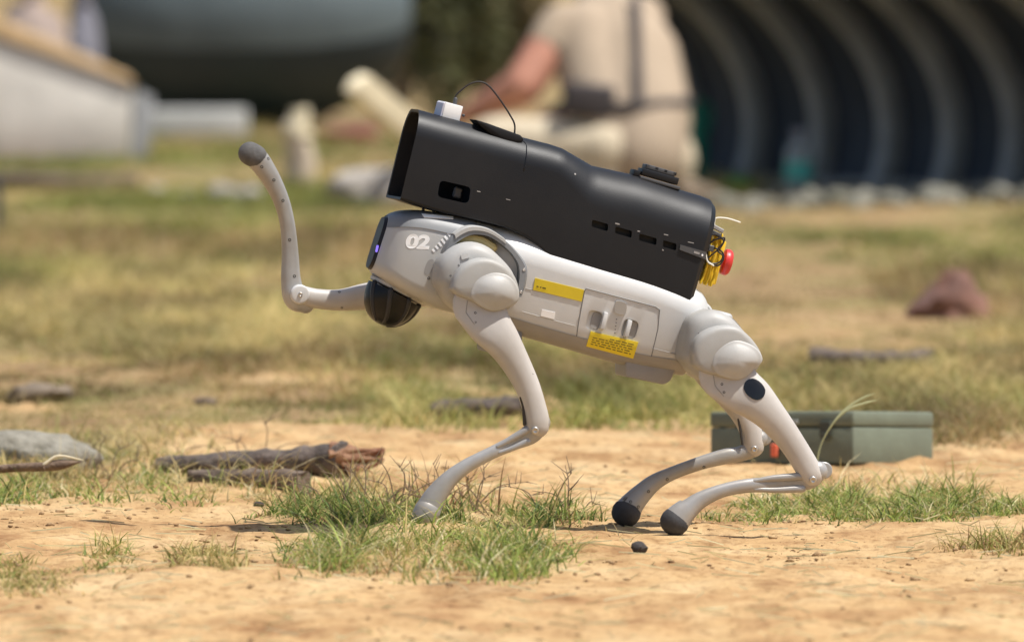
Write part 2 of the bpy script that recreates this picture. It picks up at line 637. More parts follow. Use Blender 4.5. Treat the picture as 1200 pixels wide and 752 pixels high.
LIME = np.array([0.29, 0.36, 0.08])
PALE = np.array([0.62, 0.55, 0.33])
gmix = [(GREEN, 4), (LIME, 3), (DKGREEN, 2), (STRAW, 2), (PALE, 1)]
shade_mix = [(DKGREEN, 4), (GREEN, 4), (LIME, 1), (STRAW, 2), (BROWN, 1)]  # shade of the robot put into darker greens
strawmix = [(STRAW, 5), (PALE, 2), (OLIVE, 2), (BROWN, 1), (GREEN, 0.6)]
tuft_group('front_grass', 'bright green and straw grass tuft in front of the robot front foot', [
    (5400, 305, 680, 626, 690, 0.030, 0.060, gmix, 101, 0.44),
    (2200, 320, 455, 632, 682, 0.035, 0.070, gmix, 103, 0.36),
    (3000, 515, 670, 630, 690, 0.040, 0.075, gmix, 105, 0.36),
    (1100, 450, 565, 612, 642, 0.028, 0.055, gmix, 109, 0.30),
    (2200, 320, 670, 632, 690, 0.025, 0.050, strawmix, 107, 0.36)])
tuft_group('middle_grass', 'grass band round the front foot, robot shade painted in darker greens', [
    (5600, 275, 725, 590, 622, 0.020, 0.045, shade_mix, 111, 0.42),
    (3600, 290, 500, 586, 618, 0.025, 0.055, shade_mix, 113, 0.36),
    (2000, 585, 712, 590, 616, 0.030, 0.060, shade_mix, 115, 0.38),
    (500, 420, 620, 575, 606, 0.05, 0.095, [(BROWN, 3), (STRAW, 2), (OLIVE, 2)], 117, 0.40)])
tuft_group('right_grass', 'green grass strip behind the rear foot in front of the case', [
    (9000, 815, 1230, 580, 612, 0.018, 0.040, gmix, 121, 0.40),
    (3600, 850, 1060, 575, 604, 0.022, 0.045, gmix, 123, 0.38),
    (4200, 980, 1230, 572, 608, 0.028, 0.055, gmix, 125, 0.36),
    (700, 840, 1200, 560, 590, 0.030, 0.060, strawmix, 127, 0.38)])
tuft_group('left_grass', 'sparse green and straw grass left of the charred log', [
    (2600, -60, 250, 552, 600, 0.018, 0.040, gmix, 131, 0.46),
    (900, -40, 70, 570, 600, 0.025, 0.05, gmix, 133, 0.36),
    (3600, -60, 310, 500, 585, 0.030, 0.065, strawmix, 135, 0.44),
    (1500, 170, 500, 556, 592, 0.025, 0.07, strawmix, 139, 0.40),
    (700, 130, 330, 560, 600, 0.020, 0.04, gmix, 137, 0.42)])
tuft_group('dry_grass', 'thin dry grass on the sand at lower left', [
    (3600, -60, 180, 640, 705, 0.018, 0.045, [(OLIVE, 4), (STRAW, 4), (GREEN, 1.5), (BROWN, 1)], 141, 0.42),
    (1500, 190, 295, 645, 682, 0.018, 0.042, [(OLIVE, 3), (STRAW, 4), (BROWN, 1)], 143, 0.34),
    (1000, 90, 170, 630, 660, 0.018, 0.040, [(GREEN, 3), (STRAW, 4)], 145, 0.38),
    (1800, 1090, 1260, 620, 655, 0.018, 0.050, [(OLIVE, 4), (STRAW, 4), (BROWN, 2)], 147, 0.38),
    (260, 660, 760, 620, 640, 0.012, 0.03, strawmix, 149, 0.42)])


def straws():
    """cut straw lying flat on the dirt"""
    N = 800
    px = rng.uniform(-40, 1240, N); py = rng.uniform(505, 760, N)
    y = CAMH * F / (py + 80); x = (px - 600) / F * y
    col = mixc(PALE, STRAW, rng.random(N)) * rng.uniform(0.6, 1.1, N)[:, None]
    h = 0.008 + 0.055 * rng.random(N) ** 2.2
    geos = []
    V = []; Fc = []; C = []
    for i in range(N):
        a = rng.uniform(-0.6, 0.6) + (math.pi if rng.random() < .5 else 0)
        d = Vector((math.cos(a), math.sin(a), 0)); s = Vector((-d.y, d.x, 0)) * rng.uniform(0.0006, 0.0013)
        p = Vector((x[i], y[i], 0)); q = p + d * h[i]
        p.z = Hs(p.x, p.y) + 0.002; q.z = Hs(q.x, q.y) + rng.uniform(0.002, 0.010)
        up = Vector((0, 0, 0.0014))
        o = len(V)
        V += [p - s, p + s, p + up, q - s, q + s, q + up]
        Fc += [(o, o + 1, o + 4), (o, o + 4, o + 3), (o + 1, o + 2, o + 5), (o + 1, o + 5, o + 4), (o + 2, o, o + 3), (o + 2, o + 3, o + 5)]
        C += [(*col[i], 1)] * 6
    me = bpy.data.meshes.new('straw'); me.from_pydata([tuple(v) for v in V], [], Fc); me.update()
    A = me.attributes.new('tint', 'FLOAT_COLOR', 'POINT'); A.data.foreach_set('color', np.array(C, np.float32).ravel())
    tag(link_mesh('straw', me, M['grass'], None, False), 'loose cut straw and twigs scattered on the dirt', 'straw', kind='stuff')


straws()

_ico = None


def ico(sub=1):
    bm = bmesh.new(); bmesh.ops.create_icosphere(bm, subdivisions=sub, radius=1.0)
    v = np.array([q.co[:] for q in bm.verts]); f = np.array([[q.index for q in ff.verts] for ff in bm.faces]); bm.free()
    return v, f


def pebbles():
    v, f = ico(1)
    N = 8000
    py = np.concatenate([rng.uniform(500, 775, 4000), rng.uniform(585, 670, N - 4000)]); px = rng.uniform(-60, 1260, N)
    y = CAMH * F / (py + 80); x = (px - 600) / F * y
    c = fbm(x * 5, y * 2.5, 201, 3)
    k = (rng.random(N) < sstep(0.40, 0.62, c)) & (cover(x, y) < 0.5)
    x, y = x[k], y[k]; N = len(x)
    r = 0.0007 + 0.0048 * rng.random(N) ** 8
    V = v[None] * (1 + rng.uniform(-0.28, 0.28, (N, len(v), 1)))
    V = V * (r[:, None, None] * rng.uniform(0.6, 1.3, (N, 1, 3)) * np.array([1.25, 1, 0.55]))
    V = V + np.stack([x, y, H(x, y) + r * 0.35], -1)[:, None]
    Fc = (f[None] + (np.arange(N) * len(v))[:, None, None]).reshape(-1, 3)
    V = V.reshape(-1, 3)
    me = bpy.data.meshes.new('pebbles')
    me.vertices.add(len(V)); me.vertices.foreach_set('co', V.ravel())
    me.loops.add(Fc.size); me.loops.foreach_set('vertex_index', Fc.ravel())
    me.polygons.add(len(Fc)); me.polygons.foreach_set('loop_start', np.arange(len(Fc)) * 3)
    me.update(calc_edges=True)
    m = mat('clod_earth', (0.52, 0.36, 0.19), 0.95, 0, 0.5, 30, 0.3, 200, spec=0.1, color2=(0.20, 0.12, 0.065))
    tag(link_mesh('pebbles', me, m, None, False), 'small earth clods and grit scattered over the dirt track', 'pebbles', kind='stuff')


pebbles()


# ------------------------------------------------------------------ rocks, logs
def rock(name, label, cat, p, size, m, group=None, sub=3, seed=0, rough=0.25, rot=0.0, sink=0.15, parent=None, taper=0.0):
    v, f = ico(sub)
    rs = Vector((seed * 3.7, seed * 1.3, seed * 7.1))
    out = []
    for q in v:
        q = Vector(q)
        k = 1 + rough * mnoise.noise(q * 1.3 + rs) + rough * 0.5 * mnoise.noise(q * 3.1 + rs)
        c = q * k
        c = Vector((math.copysign(abs(c.x) ** 0.85, c.x), math.copysign(abs(c.y) ** 0.85, c.y), math.copysign(abs(c.z) ** 0.85, c.z)))
        tp = 1 - taper * (c.z + 1) / 2
        c.x *= tp; c.y *= tp
        out.append(Vector((c.x * size[0], c.y * size[1], (c.z + 1 - 2 * sink) * size[2])))
    o = mesh_obj(name, out, [tuple(int(i) for i in t) for t in f], m, parent, True, 50)
    o.location = p
    o.rotation_euler = (0, 0, rot)
    if label: tag(o, label, cat, group)
    return o


def log_geo(p0, p1, r0, r1, seed=0, n=16, k=20, rough=0.2, broken=True):
    d = (p1 - p0); Ln = d.length; t = d.normalized()
    e1 = t.cross(Vector((0, 0, 1))).normalized(); e2 = e1.cross(t)
    rings = []
    for i in range(k + 1):
        s = i / k
        c = p0 + d * s + e2 * (0.15 * r0 * math.sin(s * 5 + seed))
        r = r0 + (r1 - r0) * s
        ring = []
        for j in range(n):
            a = 2 * math.pi * j / n
            q = Vector((math.cos(a) * 1.2, math.sin(a) * 1.2, s * Ln / max(r0, 1e-3) * 0.35 + seed * 5))
            rr = r * (1 + rough * mnoise.noise(q) + rough * 0.6 * mnoise.noise(q * 3))
            jag = 0.0
            if broken and i == k: jag = r * 1.8 * max(0, mnoise.noise(Vector((math.cos(a) * 2, math.sin(a) * 2, seed + 9.0))))
            ring.append(c + e1 * (rr * math.cos(a)) + e2 * (rr * math.sin(a)) + t * jag)
        rings.append(ring)
    return loft_rings(rings)


M['char'] = mat('charred_bark', (0.055, 0.045, 0.040), 0.9, 0, 0.5, 22, 0.8, 60, color2=(0.17, 0.13, 0.105))
M['redwood'] = mat('split_wood', (0.30, 0.17, 0.095), 0.85, 0, 0.4, 40, 0.5, 70, color2=(0.16, 0.06, 0.03))
M['bark'] = mat('grey_bark', (0.20, 0.15, 0.11), 0.9, 0, 0.4, 30, 0.5, 80, color2=(0.10, 0.07, 0.05))
M['palewood'] = mat('pale_wood', (0.76, 0.66, 0.45), 0.8, 0, 0.25, 20, 0.2, 60)
M['stone'] = mat('pale_stone', (0.55, 0.49, 0.42), 0.9, 0, 0.35, 9, 0.4, 40, color2=(0.22, 0.20, 0.18))
M['grey_stone'] = mat('grey_stone', (0.27, 0.255, 0.205), 0.9, 0, 0.35, 9, 0.4, 40, color2=(0.13, 0.125, 0.09))
M['olive_stone'] = mat('olive_stone', (0.28, 0.26, 0.21), 0.95, 0, 0.3, 30, 0.6, 90, color2=(0.16, 0.145, 0.11))
M['red_stone'] = mat('red_brown_stone', (0.23, 0.11, 0.075), 0.9, 0, 0.35, 9, 0.4, 40, color2=(0.13, 0.07, 0.055))
M['dark_stone'] = mat('dark_stone', (0.06, 0.05, 0.045), 0.9, 0, 0.3, 30, 0.4, 90)
M['twig'] = mat('dead_twig', (0.26, 0.18, 0.12), 0.9, 0, 0.35, 60, 0.4, 200, color2=(0.12, 0.08, 0.055))


def logs():
    def pt(px, py, Y, dz=0.0):
        p = at(px, py, Y); return p + Vector((0, 0, dz))
    # charred log with a split reddish end
    def lie(px, py, r):
        q = ground(px, py); return Vector((q.x, q.y, Hs(q.x, q.y) + r * 0.82))
    p0 = lie(185, 556, .014); p1 = lie(400, 560, .026) + Vector((0, 0, .012)); p2 = lie(447, 560, .02) + Vector((0, 0, .026))
    t = empty('fallen_log', (p0.x, p0.y, 0))
    off = -t.location
    g = log_geo(p0, p1, 0.012, 0.0285, 1, 18, 30, 0.28)
    mesh_obj('trunk', [v + off for v in g[0]], g[1], M['char'], t, True, 60)
    g = log_geo(p1 - (p1 - p0) * 0.05, p2, 0.0245, 0.008, 2, 18, 10, 0.6)
    mesh_obj('split_end', [v + off for v in g[0]], g[1], M['redwood'], t, True, 40)
    for k in range(4):
        a = p1 + Vector((-.02 + .01 * k, -.020, .010 - .010 * k)); b = p2 + Vector((.022 * math.sin(k * 2.3) - .012, -.006, .006 - .008 * k + .006 * math.sin(k * 5)))
        g = log_geo(a, b, .007 + .002 * (k % 2), .002, 5 + k, 8, 8, 0.6)
        mesh_obj('splinter', [v + off for v in g[0]], g[1], M['redwood'], t, True, 50)
    tag(t, 'charred log with a splintered reddish end lying on the sand', 'log')
    # lower grey piece under it
    p0 = lie(225, 568, .012); p1 = lie(352, 576, .02)
    g = log_geo(p0, p1, 0.012, 0.020, 4, 14, 16, 0.5)
    o = mesh_obj('wood_chunk', g[0], g[1], M['bark'], None, True, 50)
    tag(o, 'grey rotten chunk of wood lying in front of the charred log', 'wood')
    # log behind the front leg
    p0 = pt(505, 488, 18.2, .012); p1 = pt(622, 483, 18.2, .012)
    g = log_geo(p0, p1, 0.014, 0.020, 6, 12, 12, 0.3)
    o = mesh_obj('fallen_branch', g[0], g[1], M['char'], None, True, 50)
    tag(o, 'short dark branch at the grass edge behind the front leg', 'branch', 'dark branches in the field')
    # dark plank in the field
    p0 = pt(948, 418, 19.9); p1 = pt(1088, 421, 19.9)
    g = log_geo(p0, p1, 0.015, 0.018, 8, 10, 12, 0.35)
    o = mesh_obj('fallen_branch', g[0], g[1], M['char'], None, True, 50)
    tag(o, 'dark branch lying in the grass right of the rear hip', 'branch', 'dark branches in the field')
    # pointed stick at the left edge
    p0 = pt(-60, 551, 15.8); p1 = pt(52, 547, 15.75); p2 = pt(94, 541, 15.75)
    t = empty('stick', (p0.x, p0.y, 0)); off = -t.location
    g = log_geo(p0, p1, 0.0055, 0.007, 3, 10, 12, 0.25)
    mesh_obj('shaft', [v + off for v in g[0]], g[1], M['twig'], t, True, 50)
    g = tube_geo([(p1 - (p1 - p0) * 0.05, 0.0065), (p1 + (p2 - p1) * 0.4, 0.0085), (p2, 0.0012)], 9, 4)
    mesh_obj('tip', [v + off for v in g[0]], g[1], M['twig'], t, True, 50)
    g = tube_geo([(p1 + Vector((0, -0.004, 0.004)), 0.003), (p1 + (p2 - p1) * 0.4 + Vector((0, -.003, .014)), 0.0022), (p2 + Vector((0.004, 0, 0.003)), 0.0008)], 7, 4)
    mesh_obj('splinter', [v + off for v in g[0]], g[1], M['palewood'], t, True, 50)
    tag(t, 'pointed grey stick at the left edge in front of the rough grey boulder', 'stick')
    # rocks near the track
    rock('boulder', 'rough grey boulder in the grass behind the pointed stick', 'boulder', at(30, 562, 16.75) * 1, (0.112, 0.07, 0.043), M['olive_stone'], seed=2, rough=0.34, sink=0.1, sub=4)
    q = on_ground(749, 651)
    rock('stone', 'small dark stone on the dirt below the rear feet', 'stone', q, (0.0115, 0.010, 0.0095), M['dark_stone'], seed=5, sub=2, rough=0.4, sink=0.1)
    q = on_ground(303, 594)
    rock('stone', 'little dark stone beside the left end of the grass band', 'stone', q, (0.009, 0.006, 0.005), M['dark_stone'], seed=6, sub=2, rough=0.5, sink=0.3)
    q = on_ground(1122, 372)
    rock('boulder', 'red brown pointed boulder lying far back in the field on the right', 'boulder', q, (0.115, 0.08, 0.064), M['red_stone'], seed=9, rough=0.6, rot=0.3, taper=0.7)
    q = on_ground(48, 470)
    rock('boulder', 'dark lump in the dry grass at far left', 'boulder', q, (0.06, 0.05, 0.020), mat('dark_lump', (0.22, 0.17, 0.12), 0.95, 0, 0.4, 20, 0.4, 60), seed=12, rough=0.45)  # low dark brown lump
    q = on_ground(240, 472)
    rock('stone', 'small brown stone in the grass above the charred log', 'stone', q, (0.02, 0.018, 0.010), M['bark'], seed=13, rough=0.45, sub=2)
    # a thin pole cut by the left frame edge
    q = on_ground(-2, 282)
    o = mesh_obj('post', *tube_geo([(q - Vector((0, 0, 0.03)), 0.011), (q + Vector((0, 0, 0.17)), 0.010)], 10, 4, ref=Vector((0, 1, 0)), flatcap=True), M['dark_grey'], None)
    tag(o, 'short dark post cut by the left edge of the picture', 'post')


logs()


# ------------------------------------------------------------------ the case in the grass
def case():
    m_o = mat('case_olive', (0.165, 0.19, 0.135), 0.6, 0, 0.15, 14, 0.08, 120, color2=(0.135, 0.15, 0.105))
    m_d = mat('case_hardware', (0.07, 0.075, 0.055), 0.5, 0.3, 0.2, 40)
    br = mat('brass', (0.45, 0.30, 0.12), 0.5, 0.6)
    Y0 = 16.8
    corner = at(1000, 549, Y0); corner.z = 0.002
    s = mpp(Y0)
    th = R(-52)
    d1 = Vector((-math.cos(R(35)), math.sin(R(35)), 0))     # long side, to the left and away
    d2 = Vector((math.sin(R(35)), math.cos(R(35)), 0))      # end side, to the right and away
    L1 = 166 * s / math.cos(R(35)); L2 = 100 * s / math.sin(R(35))
    hh = 62 * s
    t = empty('equipment_case', corner)
    t.rotation_euler = (-R(3.2), 0, 0)
    tag(t, 'olive green metal case standing in the grass behind the rear legs', 'case')

    def slab(z0, z1, inset=0.0):
        a = d1 * inset + d2 * inset
        P = [a, d1 * (L1 - inset) + d2 * inset, d1 * (L1 - inset) + d2 * (L2 - inset), d2 * (L2 - inset) + d1 * inset]
        return prism_geo([p + Vector((0, 0, z0)) for p in P], Vector((0, 0, z1 - z0)))
    bevel_obj('body', slab(0, hh * 0.70), m_o, t, 0.004, 2)
    bevel_obj('lid', slab(hh * 0.71, hh, -0.001), m_o, t, 0.005, 2)
    rz = Matrix.Rotation(math.atan2(d1.y, d1.x), 3, 'Z')
    nrm = -d2
    for f_ in (0.18, 0.72):
        c = d1 * (L1 * f_) + nrm * 0.004 + Vector((0, 0, hh * 0.66))
        la = bevel_obj('latch', box_geo(c, 0.022, 0.008, 0.026, rz), m_d, t, 0.0015, 1)
        c2 = d1 * (L1 * f_) + nrm * 0.009 + Vector((0, 0, hh * 0.52))
        bevel_obj('lever', box_geo(c2, 0.012, 0.005, 0.012, rz), m_d, la, 0.001, 1)
    c = d1 * (L1 * 0.40) + nrm * 0.0035 + Vector((0, 0, hh * 0.80))
    bevel_obj('name_plate', box_geo(c, 0.014, 0.003, 0.007, rz), mat('plate_grey', (0.32, 0.33, 0.30), 0.5), t, 0.0008, 1)
    c = d1 * (L1 * 0.53) + nrm * 0.0035 + Vector((0, 0, hh * 0.26))
    bevel_obj('tag', box_geo(c + nrm * 0.004, 0.013, 0.006, 0.021, rz), mat('orange_tag', (0.85, 0.17, 0.08), 0.6), t, 0.0015, 1)
    # carrying handle on the left end
    e = d1 * (L1 + 0.002) + d2 * (L2 * 0.30)
    hd = mesh_obj('handle', *tube_geo([(e + Vector((0, 0, hh * .78)), .005), (e + d1 * .02 + Vector((0, 0, hh * .74)), .005), (e + d1 * .024 + Vector((0, 0, hh * .45)), .0055),
                                       (e + d1 * .02 + Vector((0, 0, hh * .18)), .005), (e + Vector((0, 0, hh * .14)), .005)], 8, 5), m_d, t)
    mesh_obj('hinge_pin', *tube_geo([(e + d1 * .010 - d2 * 0.01 + Vector((0, 0, hh * .25)), .004), (e + d1 * .010 - d2 * .01 + Vector((0, 0, hh * .65)), .004)], 8, 2), br, t)


case()


# ------------------------------------------------------------------ seeding grass stalks and dry weeds
def stalks():
    st = mat('pale_stalk', (0.42, 0.42, 0.22), 0.7)
    t = empty('grass_stalk', tuple(on_ground(958, 575)))
    o0 = -t.location
    Y = t.location.y
    for k, pts in enumerate([[(958, 572), (957, 545), (963, 518), (985, 485), (1010, 467), (1025, 461)],
                             [(962, 572), (958, 540), (968, 508), (990, 482), (1015, 472), (1028, 469)]]):
        P = [(at(x, y, Y - 0.01 * k) + o0, 0.0010 + (0.0008 if 2 < i < 5 else 0) - (0.0007 if i == 5 else 0)) for i, (x, y) in enumerate(pts)]
        mesh_obj('stem', *tube_geo(P, 6, 5), st, t)
    tag(t, 'tall pale grass stalk arching over the left half of the olive case', 'grass stalk')
    dry = mat('dry_weed', (0.22, 0.155, 0.10), 0.85, 0, 0.3, 50)
    specs = [(455, 600, 'brown dry weed with thin stems left of the front foot'), (552, 598, 'brown dry weed with thin stems right of the front foot'),
             (402, 602, 'low brown dry weed at the left of the shaded grass'), (655, 606, 'brown dry weed sticking up right of the shaded grass'), (286, 545, 'tall thin dry weed standing behind the charred log'), (120, 560, 'thin dry weed right of the rough grey boulder')]
    for wi, (px, py, lab) in enumerate(specs):
        p = on_ground(px, py) 
        t = empty('dry_weed', tuple(p))
        tag(t, lab, 'weed', 'dry weeds round the front foot')
        rnd = random.Random(wi * 7 + 3)
        for s in range(9 if wi < 2 else 6):
            a = rnd.uniform(-1.2, 1.2); ln = rnd.uniform(0.05, 0.115) * (1 if wi < 2 else 0.75)
            b = Vector((rnd.uniform(-.03, .03), rnd.uniform(-.02, .02), 0))
            e = b + Vector((math.sin(a) * ln, rnd.uniform(-.02, .02), math.cos(a) * ln))
            mid = (b + e) / 2 + Vector((rnd.uniform(-.012, .012), 0, 0.012))
            g = [tube_geo([(b - Vector((0, 0, .01)), 0.0011), (mid, 0.0009), (e, 0.0004)], 5, 4)]
            for q in range(3):
                f = rnd.uniform(0.45, 0.95); c = mid.lerp(e, f)
                a2 = a + rnd.choice((-1, 1)) * rnd.uniform(0.5, 1.1)
                g.append(tube_geo([(c, 0.0007), (c + Vector((math.sin(a2), 0.2, math.cos(a2))) * rnd.uniform(.012, .03), 0.0003)], 4, 2))
            mesh_obj('stem', *join_geo(g), dry, t)


stalks()


# ------------------------------------------------------------------ the robot dog
ROBOT = empty('robot_dog', tuple(RO), YAW)
tag(ROBOT, 'grey four legged robot with black payload, numbered 02, lifting a front leg', 'robot')
CAML = RINV @ (CAMP - RO)


def raydir(px, py): return (RINV @ ray(px, py)).normalized()


def bvh_of(o):
    me = o.data
    return BVHTree.FromPolygons([v.co.copy() for v in me.vertices], [tuple(p.vertices) for p in me.polygons])


def hit(bv, px, py):
    p, nn, i, d = bv.ray_cast(CAML, raydir(px, py))
    return p, nn


def section(T, B, ht, hb, rt, rb, n=7, off=0.0):
    d = Vector((B.x - T.x, 0, B.z - T.z)); Hn = d.length; d.normalize()
    rt = min(rt, ht, Hn * 0.6); rb = min(rb, hb, Hn * 0.39)
    P = []
    def arc(cw, cd, a0, a1, r):
        for i in range(n + 1):
            a = a0 + (a1 - a0) * i / n
            P.append((cw + (r + off) * math.cos(a), cd + (r + off) * math.sin(a)))
    arc(-ht + rt, rt, math.pi, 1.5 * math.pi, rt)
    arc(ht - rt, rt, 1.5 * math.pi, 2 * math.pi, rt)
    arc(hb - rb, Hn - rb, 0, 0.5 * math.pi, rb)
    arc(-hb + rb, Hn - rb, 0.5 * math.pi, math.pi, rb)
    T0 = Vector((T.x, 0, T.z))
    return [T0 + d * q + Vector((0, w, 0)) for w, q in P]


def decal(name, quad, bv, m, parent, lift=0.0006, thick=0.0006, nu=8, nv=4, round_=0.0):
    """thin plate that follows the surface under it: quad = 4 photo points (clockwise from upper left)"""
    q = [Vector((a, b)) for a, b in quad]
    top = []; N_ = []
    ok = True
    for j in range(nv + 1):
        for i in range(nu + 1):
            u, v = i / nu, j / nv
            if round_:
                uu, vv = u * 2 - 1, v * 2 - 1
                # squircle-like map of the unit square onto a rounded shape
                uu, vv = uu * (1 - round_ + round_ * math.sqrt(1 - vv * vv / 2)), vv * (1 - round_ + round_ * math.sqrt(1 - uu * uu / 2))
                u, v = (uu + 1) / 2, (vv + 1) / 2
            c = (q[0] * (1 - u) + q[1] * u) * (1 - v) + (q[3] * (1 - u) + q[2] * u) * v
            p, nn = hit(bv, c.x, c.y)
            if p is None:
                ok = False; p = top[-1] if top else Vector((0, 0, 0)); nn = Vector((0, -1, 0)); top.append(p); N_.append(nn); continue
            if nn.y > 0: nn = -nn
            top.append(p); N_.append(nn)
    if not ok: print('decal missed part of its surface:', name, quad)
    up = [p + nn * (lift + thick) for p, nn in zip(top, N_)]
    dn = [p + nn * (lift - 0.0012) for p, nn in zip(top, N_)]
    n = len(up); W = nu + 1
    V = up + dn; Fc = []
    for j in range(nv):
        for i in range(nu):
            a = j * W + i
            Fc.append((a, a + 1, a + W + 1, a + W)); Fc.append((n + a, n + a + W, n + a + W + 1, n + a + 1))
    bd = [i for i in range(W)] + [j * W + nu for j in range(1, nv + 1)] + [nv * W + i for i in range(nu - 1, -1, -1)] + [j * W for j in range(nv - 1, 0, -1)]
    for k in range(len(bd)):
        a, b = bd[k], bd[(k + 1) % len(bd)]
        Fc.append((a, a + n, b + n, b))
    return mesh_obj(name, V, Fc, m, parent, True, 40)


def seam(name, pts, bv, m, parent, r=0.0009, k=6, closed=False):
    """thin line that follows the surface through photo points"""
    pp = [np.array(p, float) for p in pts]
    out = []
    for i in range(len(pp) - 1):
        for s in range(k):
            c = pp[i] + (pp[i + 1] - pp[i]) * s / k
            p, nn = hit(bv, c[0], c[1])
            if p is not None: out.append((p - raydir(c[0], c[1]) * 0.0001, r))
    c = pp[-1]; p, nn = hit(bv, c[0], c[1])
    if p is not None: out.append((p, r))
    if len(out) < 2: return None
    return mesh_obj(name, *tube_geo(out, 5, 1, capn=1), m, parent)


_screw = {}


def screw(px, py, bv, r, m, parent, name='screw', ring=False):
    p, nn = hit(bv, px, py)
    if p is None: print('screw missed', px, py); return
    if nn.dot(raydir(px, py)) > 0: nn = -nn
    key = (round(r, 5), m.name, ring)
    if key not in _screw:
        prof = [(0.0, 0.35), (0.42, 0.35), (0.5, 0.75), (0.82, 0.78), (1.0, 0.45), (1.0, -0.6)] if not ring else [(0.0, -0.1), (0.5, -0.1), (0.55, 0.3), (0.95, 0.3), (1.0, -0.6)]
        n = 12; V = []; Fc = []
        for (a, b) in prof:
            for j in range(n):
                V.append((r * a * math.cos(2 * math.pi * j / n), r * a * math.sin(2 * math.pi * j / n), r * b * 0.5))
        for i in range(len(prof) - 1):
            for j in range(n):
                Fc.append((i * n + j, i * n + (j + 1) % n, (i + 1) * n + (j + 1) % n, (i + 1) * n + j))
        me = bpy.data.meshes.new('screw'); me.from_pydata(V, [], Fc); me.update()
        me.materials.append(m)
        me.polygons.foreach_set('use_smooth', [True] * len(me.polygons))
        _screw[key] = me
    o = bpy.data.objects.new(name, _screw[key])
    COL.objects.link(o)
    o.parent = parent
    o.location = p
    o.rotation_euler = nn.to_track_quat('Z', 'Y').to_euler()
    return o


def disc(name, px, py, r, w0, w1, m, parent, bulge=0.15, rx=1.0, tilt=0.0, n=36, edge=0.2):
    """turned body with its axis across the robot, from lateral w0 (inner) to w1 (outer), r in photo pixels"""
    c = L(px, py, w1); rr = r * PX
    s = math.copysign(1, w1 - w0)
    D = abs(w1 - w0)
    prof = [(1.0, w0)]
    er = edge * rr
    er = min(er, D * 0.8)
    for i in range(7):
        a = i / 6 * math.pi / 2
        prof.append((1 - (er - er * math.cos(a)) / rr, w1 - s * er + s * er * math.sin(a)))
    inner = prof[-1][0]
    for i in range(1, 6):
        f = 1 - i / 5
        prof.append((max(inner * f, 0.001), w1 + s * bulge * rr * (1 - f * f)))
    V = []; rings = []
    for (q, w) in prof:
        ring = []
        for j in range(n):
            a = 2 * math.pi * j / n
            x = rr * q * math.cos(a) * rx; z = rr * q * math.sin(a)
            x, z = x * math.cos(tilt) - z * math.sin(tilt), x * math.sin(tilt) + z * math.cos(tilt)
            ring.append(Vector((c.x + x, w, c.z + z)))
        rings.append(ring)
    return mesh_obj(name, *loft_rings(rings), m, parent, True, 50)


def dome_cap(name, outline, w0, w1, bulge, m, parent, edge=0.006, k=4, power=2.4):
    """domed cover: outline in photo pixels at lateral w1, skirt back to w0, crown bulging outwards"""
    pts = [np.array(p, float) for p in outline]
    sm = catmull(pts + [pts[0]], k)[:-1]
    P = [L(p[0], p[1], w1) for p in sm]
    c = sum(P, Vector()) / len(P)
    s = math.copysign(1, w1 - w0)
    rings = [[Vector((p.x, w0, p.z)) for p in P]]
    R0 = sum((p - c).length for p in P) / len(P)
    for i in range(5):
        a = i / 4 * math.pi / 2
        f = 1 - edge / R0 * (1 - math.cos(a))
        rings.append([Vector((c.x + (p.x - c.x) * f, w1 - s * edge * (1 - math.sin(a)), c.z + (p.z - c.z) * f)) for p in P])
    f0 = 1 - edge / R0
    for i in range(1, 9):
        q = 1 - i / 8
        f = max(f0 * q, 0.004)
        rings.append([Vector((c.x + (p.x - c.x) * f, w1 + s * bulge * (1 - q ** power), c.z + (p.z - c.z) * f)) for p in P])
    return mesh_obj(name, *loft_rings(rings), m, parent, True, 60)


def limb(name, pts, w, m, parent, lat=0.8, n=20, k=6, expo=2.3, caps=(True, True), capsq=1.0):
    """pts: (photo x, photo y, radius in photo pixels[, lateral ratio])"""
    P = [(L(q[0], q[1], w), q[2] * PX, q[3] if len(q) > 3 else lat) for q in pts]
    return mesh_obj(name, *tube_geo(P, n, k, lat=lat, expo=expo, caps=caps, capsq=capsq), m, parent, True, 60)


def cut(o, cutters):
    """boolean recesses"""
    for (v, f) in cutters:
        c = mesh_obj('cutter', v, f, None, None, False)
        md = o.modifiers.new('cut', 'BOOLEAN'); md.operation = 'DIFFERENCE'; md.solver = 'EXACT'; md.object = c
        c.parent = o.parent
    bpy.context.view_layer.update()
    cs = [md.object for md in o.modifiers]
    mats = o.data.materials[0]
    me = apply_mods(o)
    me.materials.clear(); me.materials.append(mats)
    me.set_sharp_from_angle(angle=R(30))
    for c in cs:
        d = c.data; bpy.data.objects.remove(c); bpy.data.meshes.remove(d)


def slot_geo(quad, w0, w1, rc=0.35, n=4):
    """rounded slot: photo quad on plane w0 extruded to w1"""
    q = [L(a, b, w0) for a, b in quad]
    ctr = sum(q, Vector()) / 4
    P = []
    for i in range(4):
        a, b, c = q[i - 1], q[i], q[(i + 1) % 4]
        ln = min((a - b).length, (c - b).length) * rc
        s = b + (a - b).normalized() * ln; e = b + (c - b).normalized() * ln
        for t in range(n + 1):
            t /= n
            P.append(s * (1 - t) ** 2 + b * 2 * t * (1 - t) + e * t * t)
    return prism_geo([Vector((p.x, w0, p.z)) for p in P], Vector((0, w1 - w0, 0)))


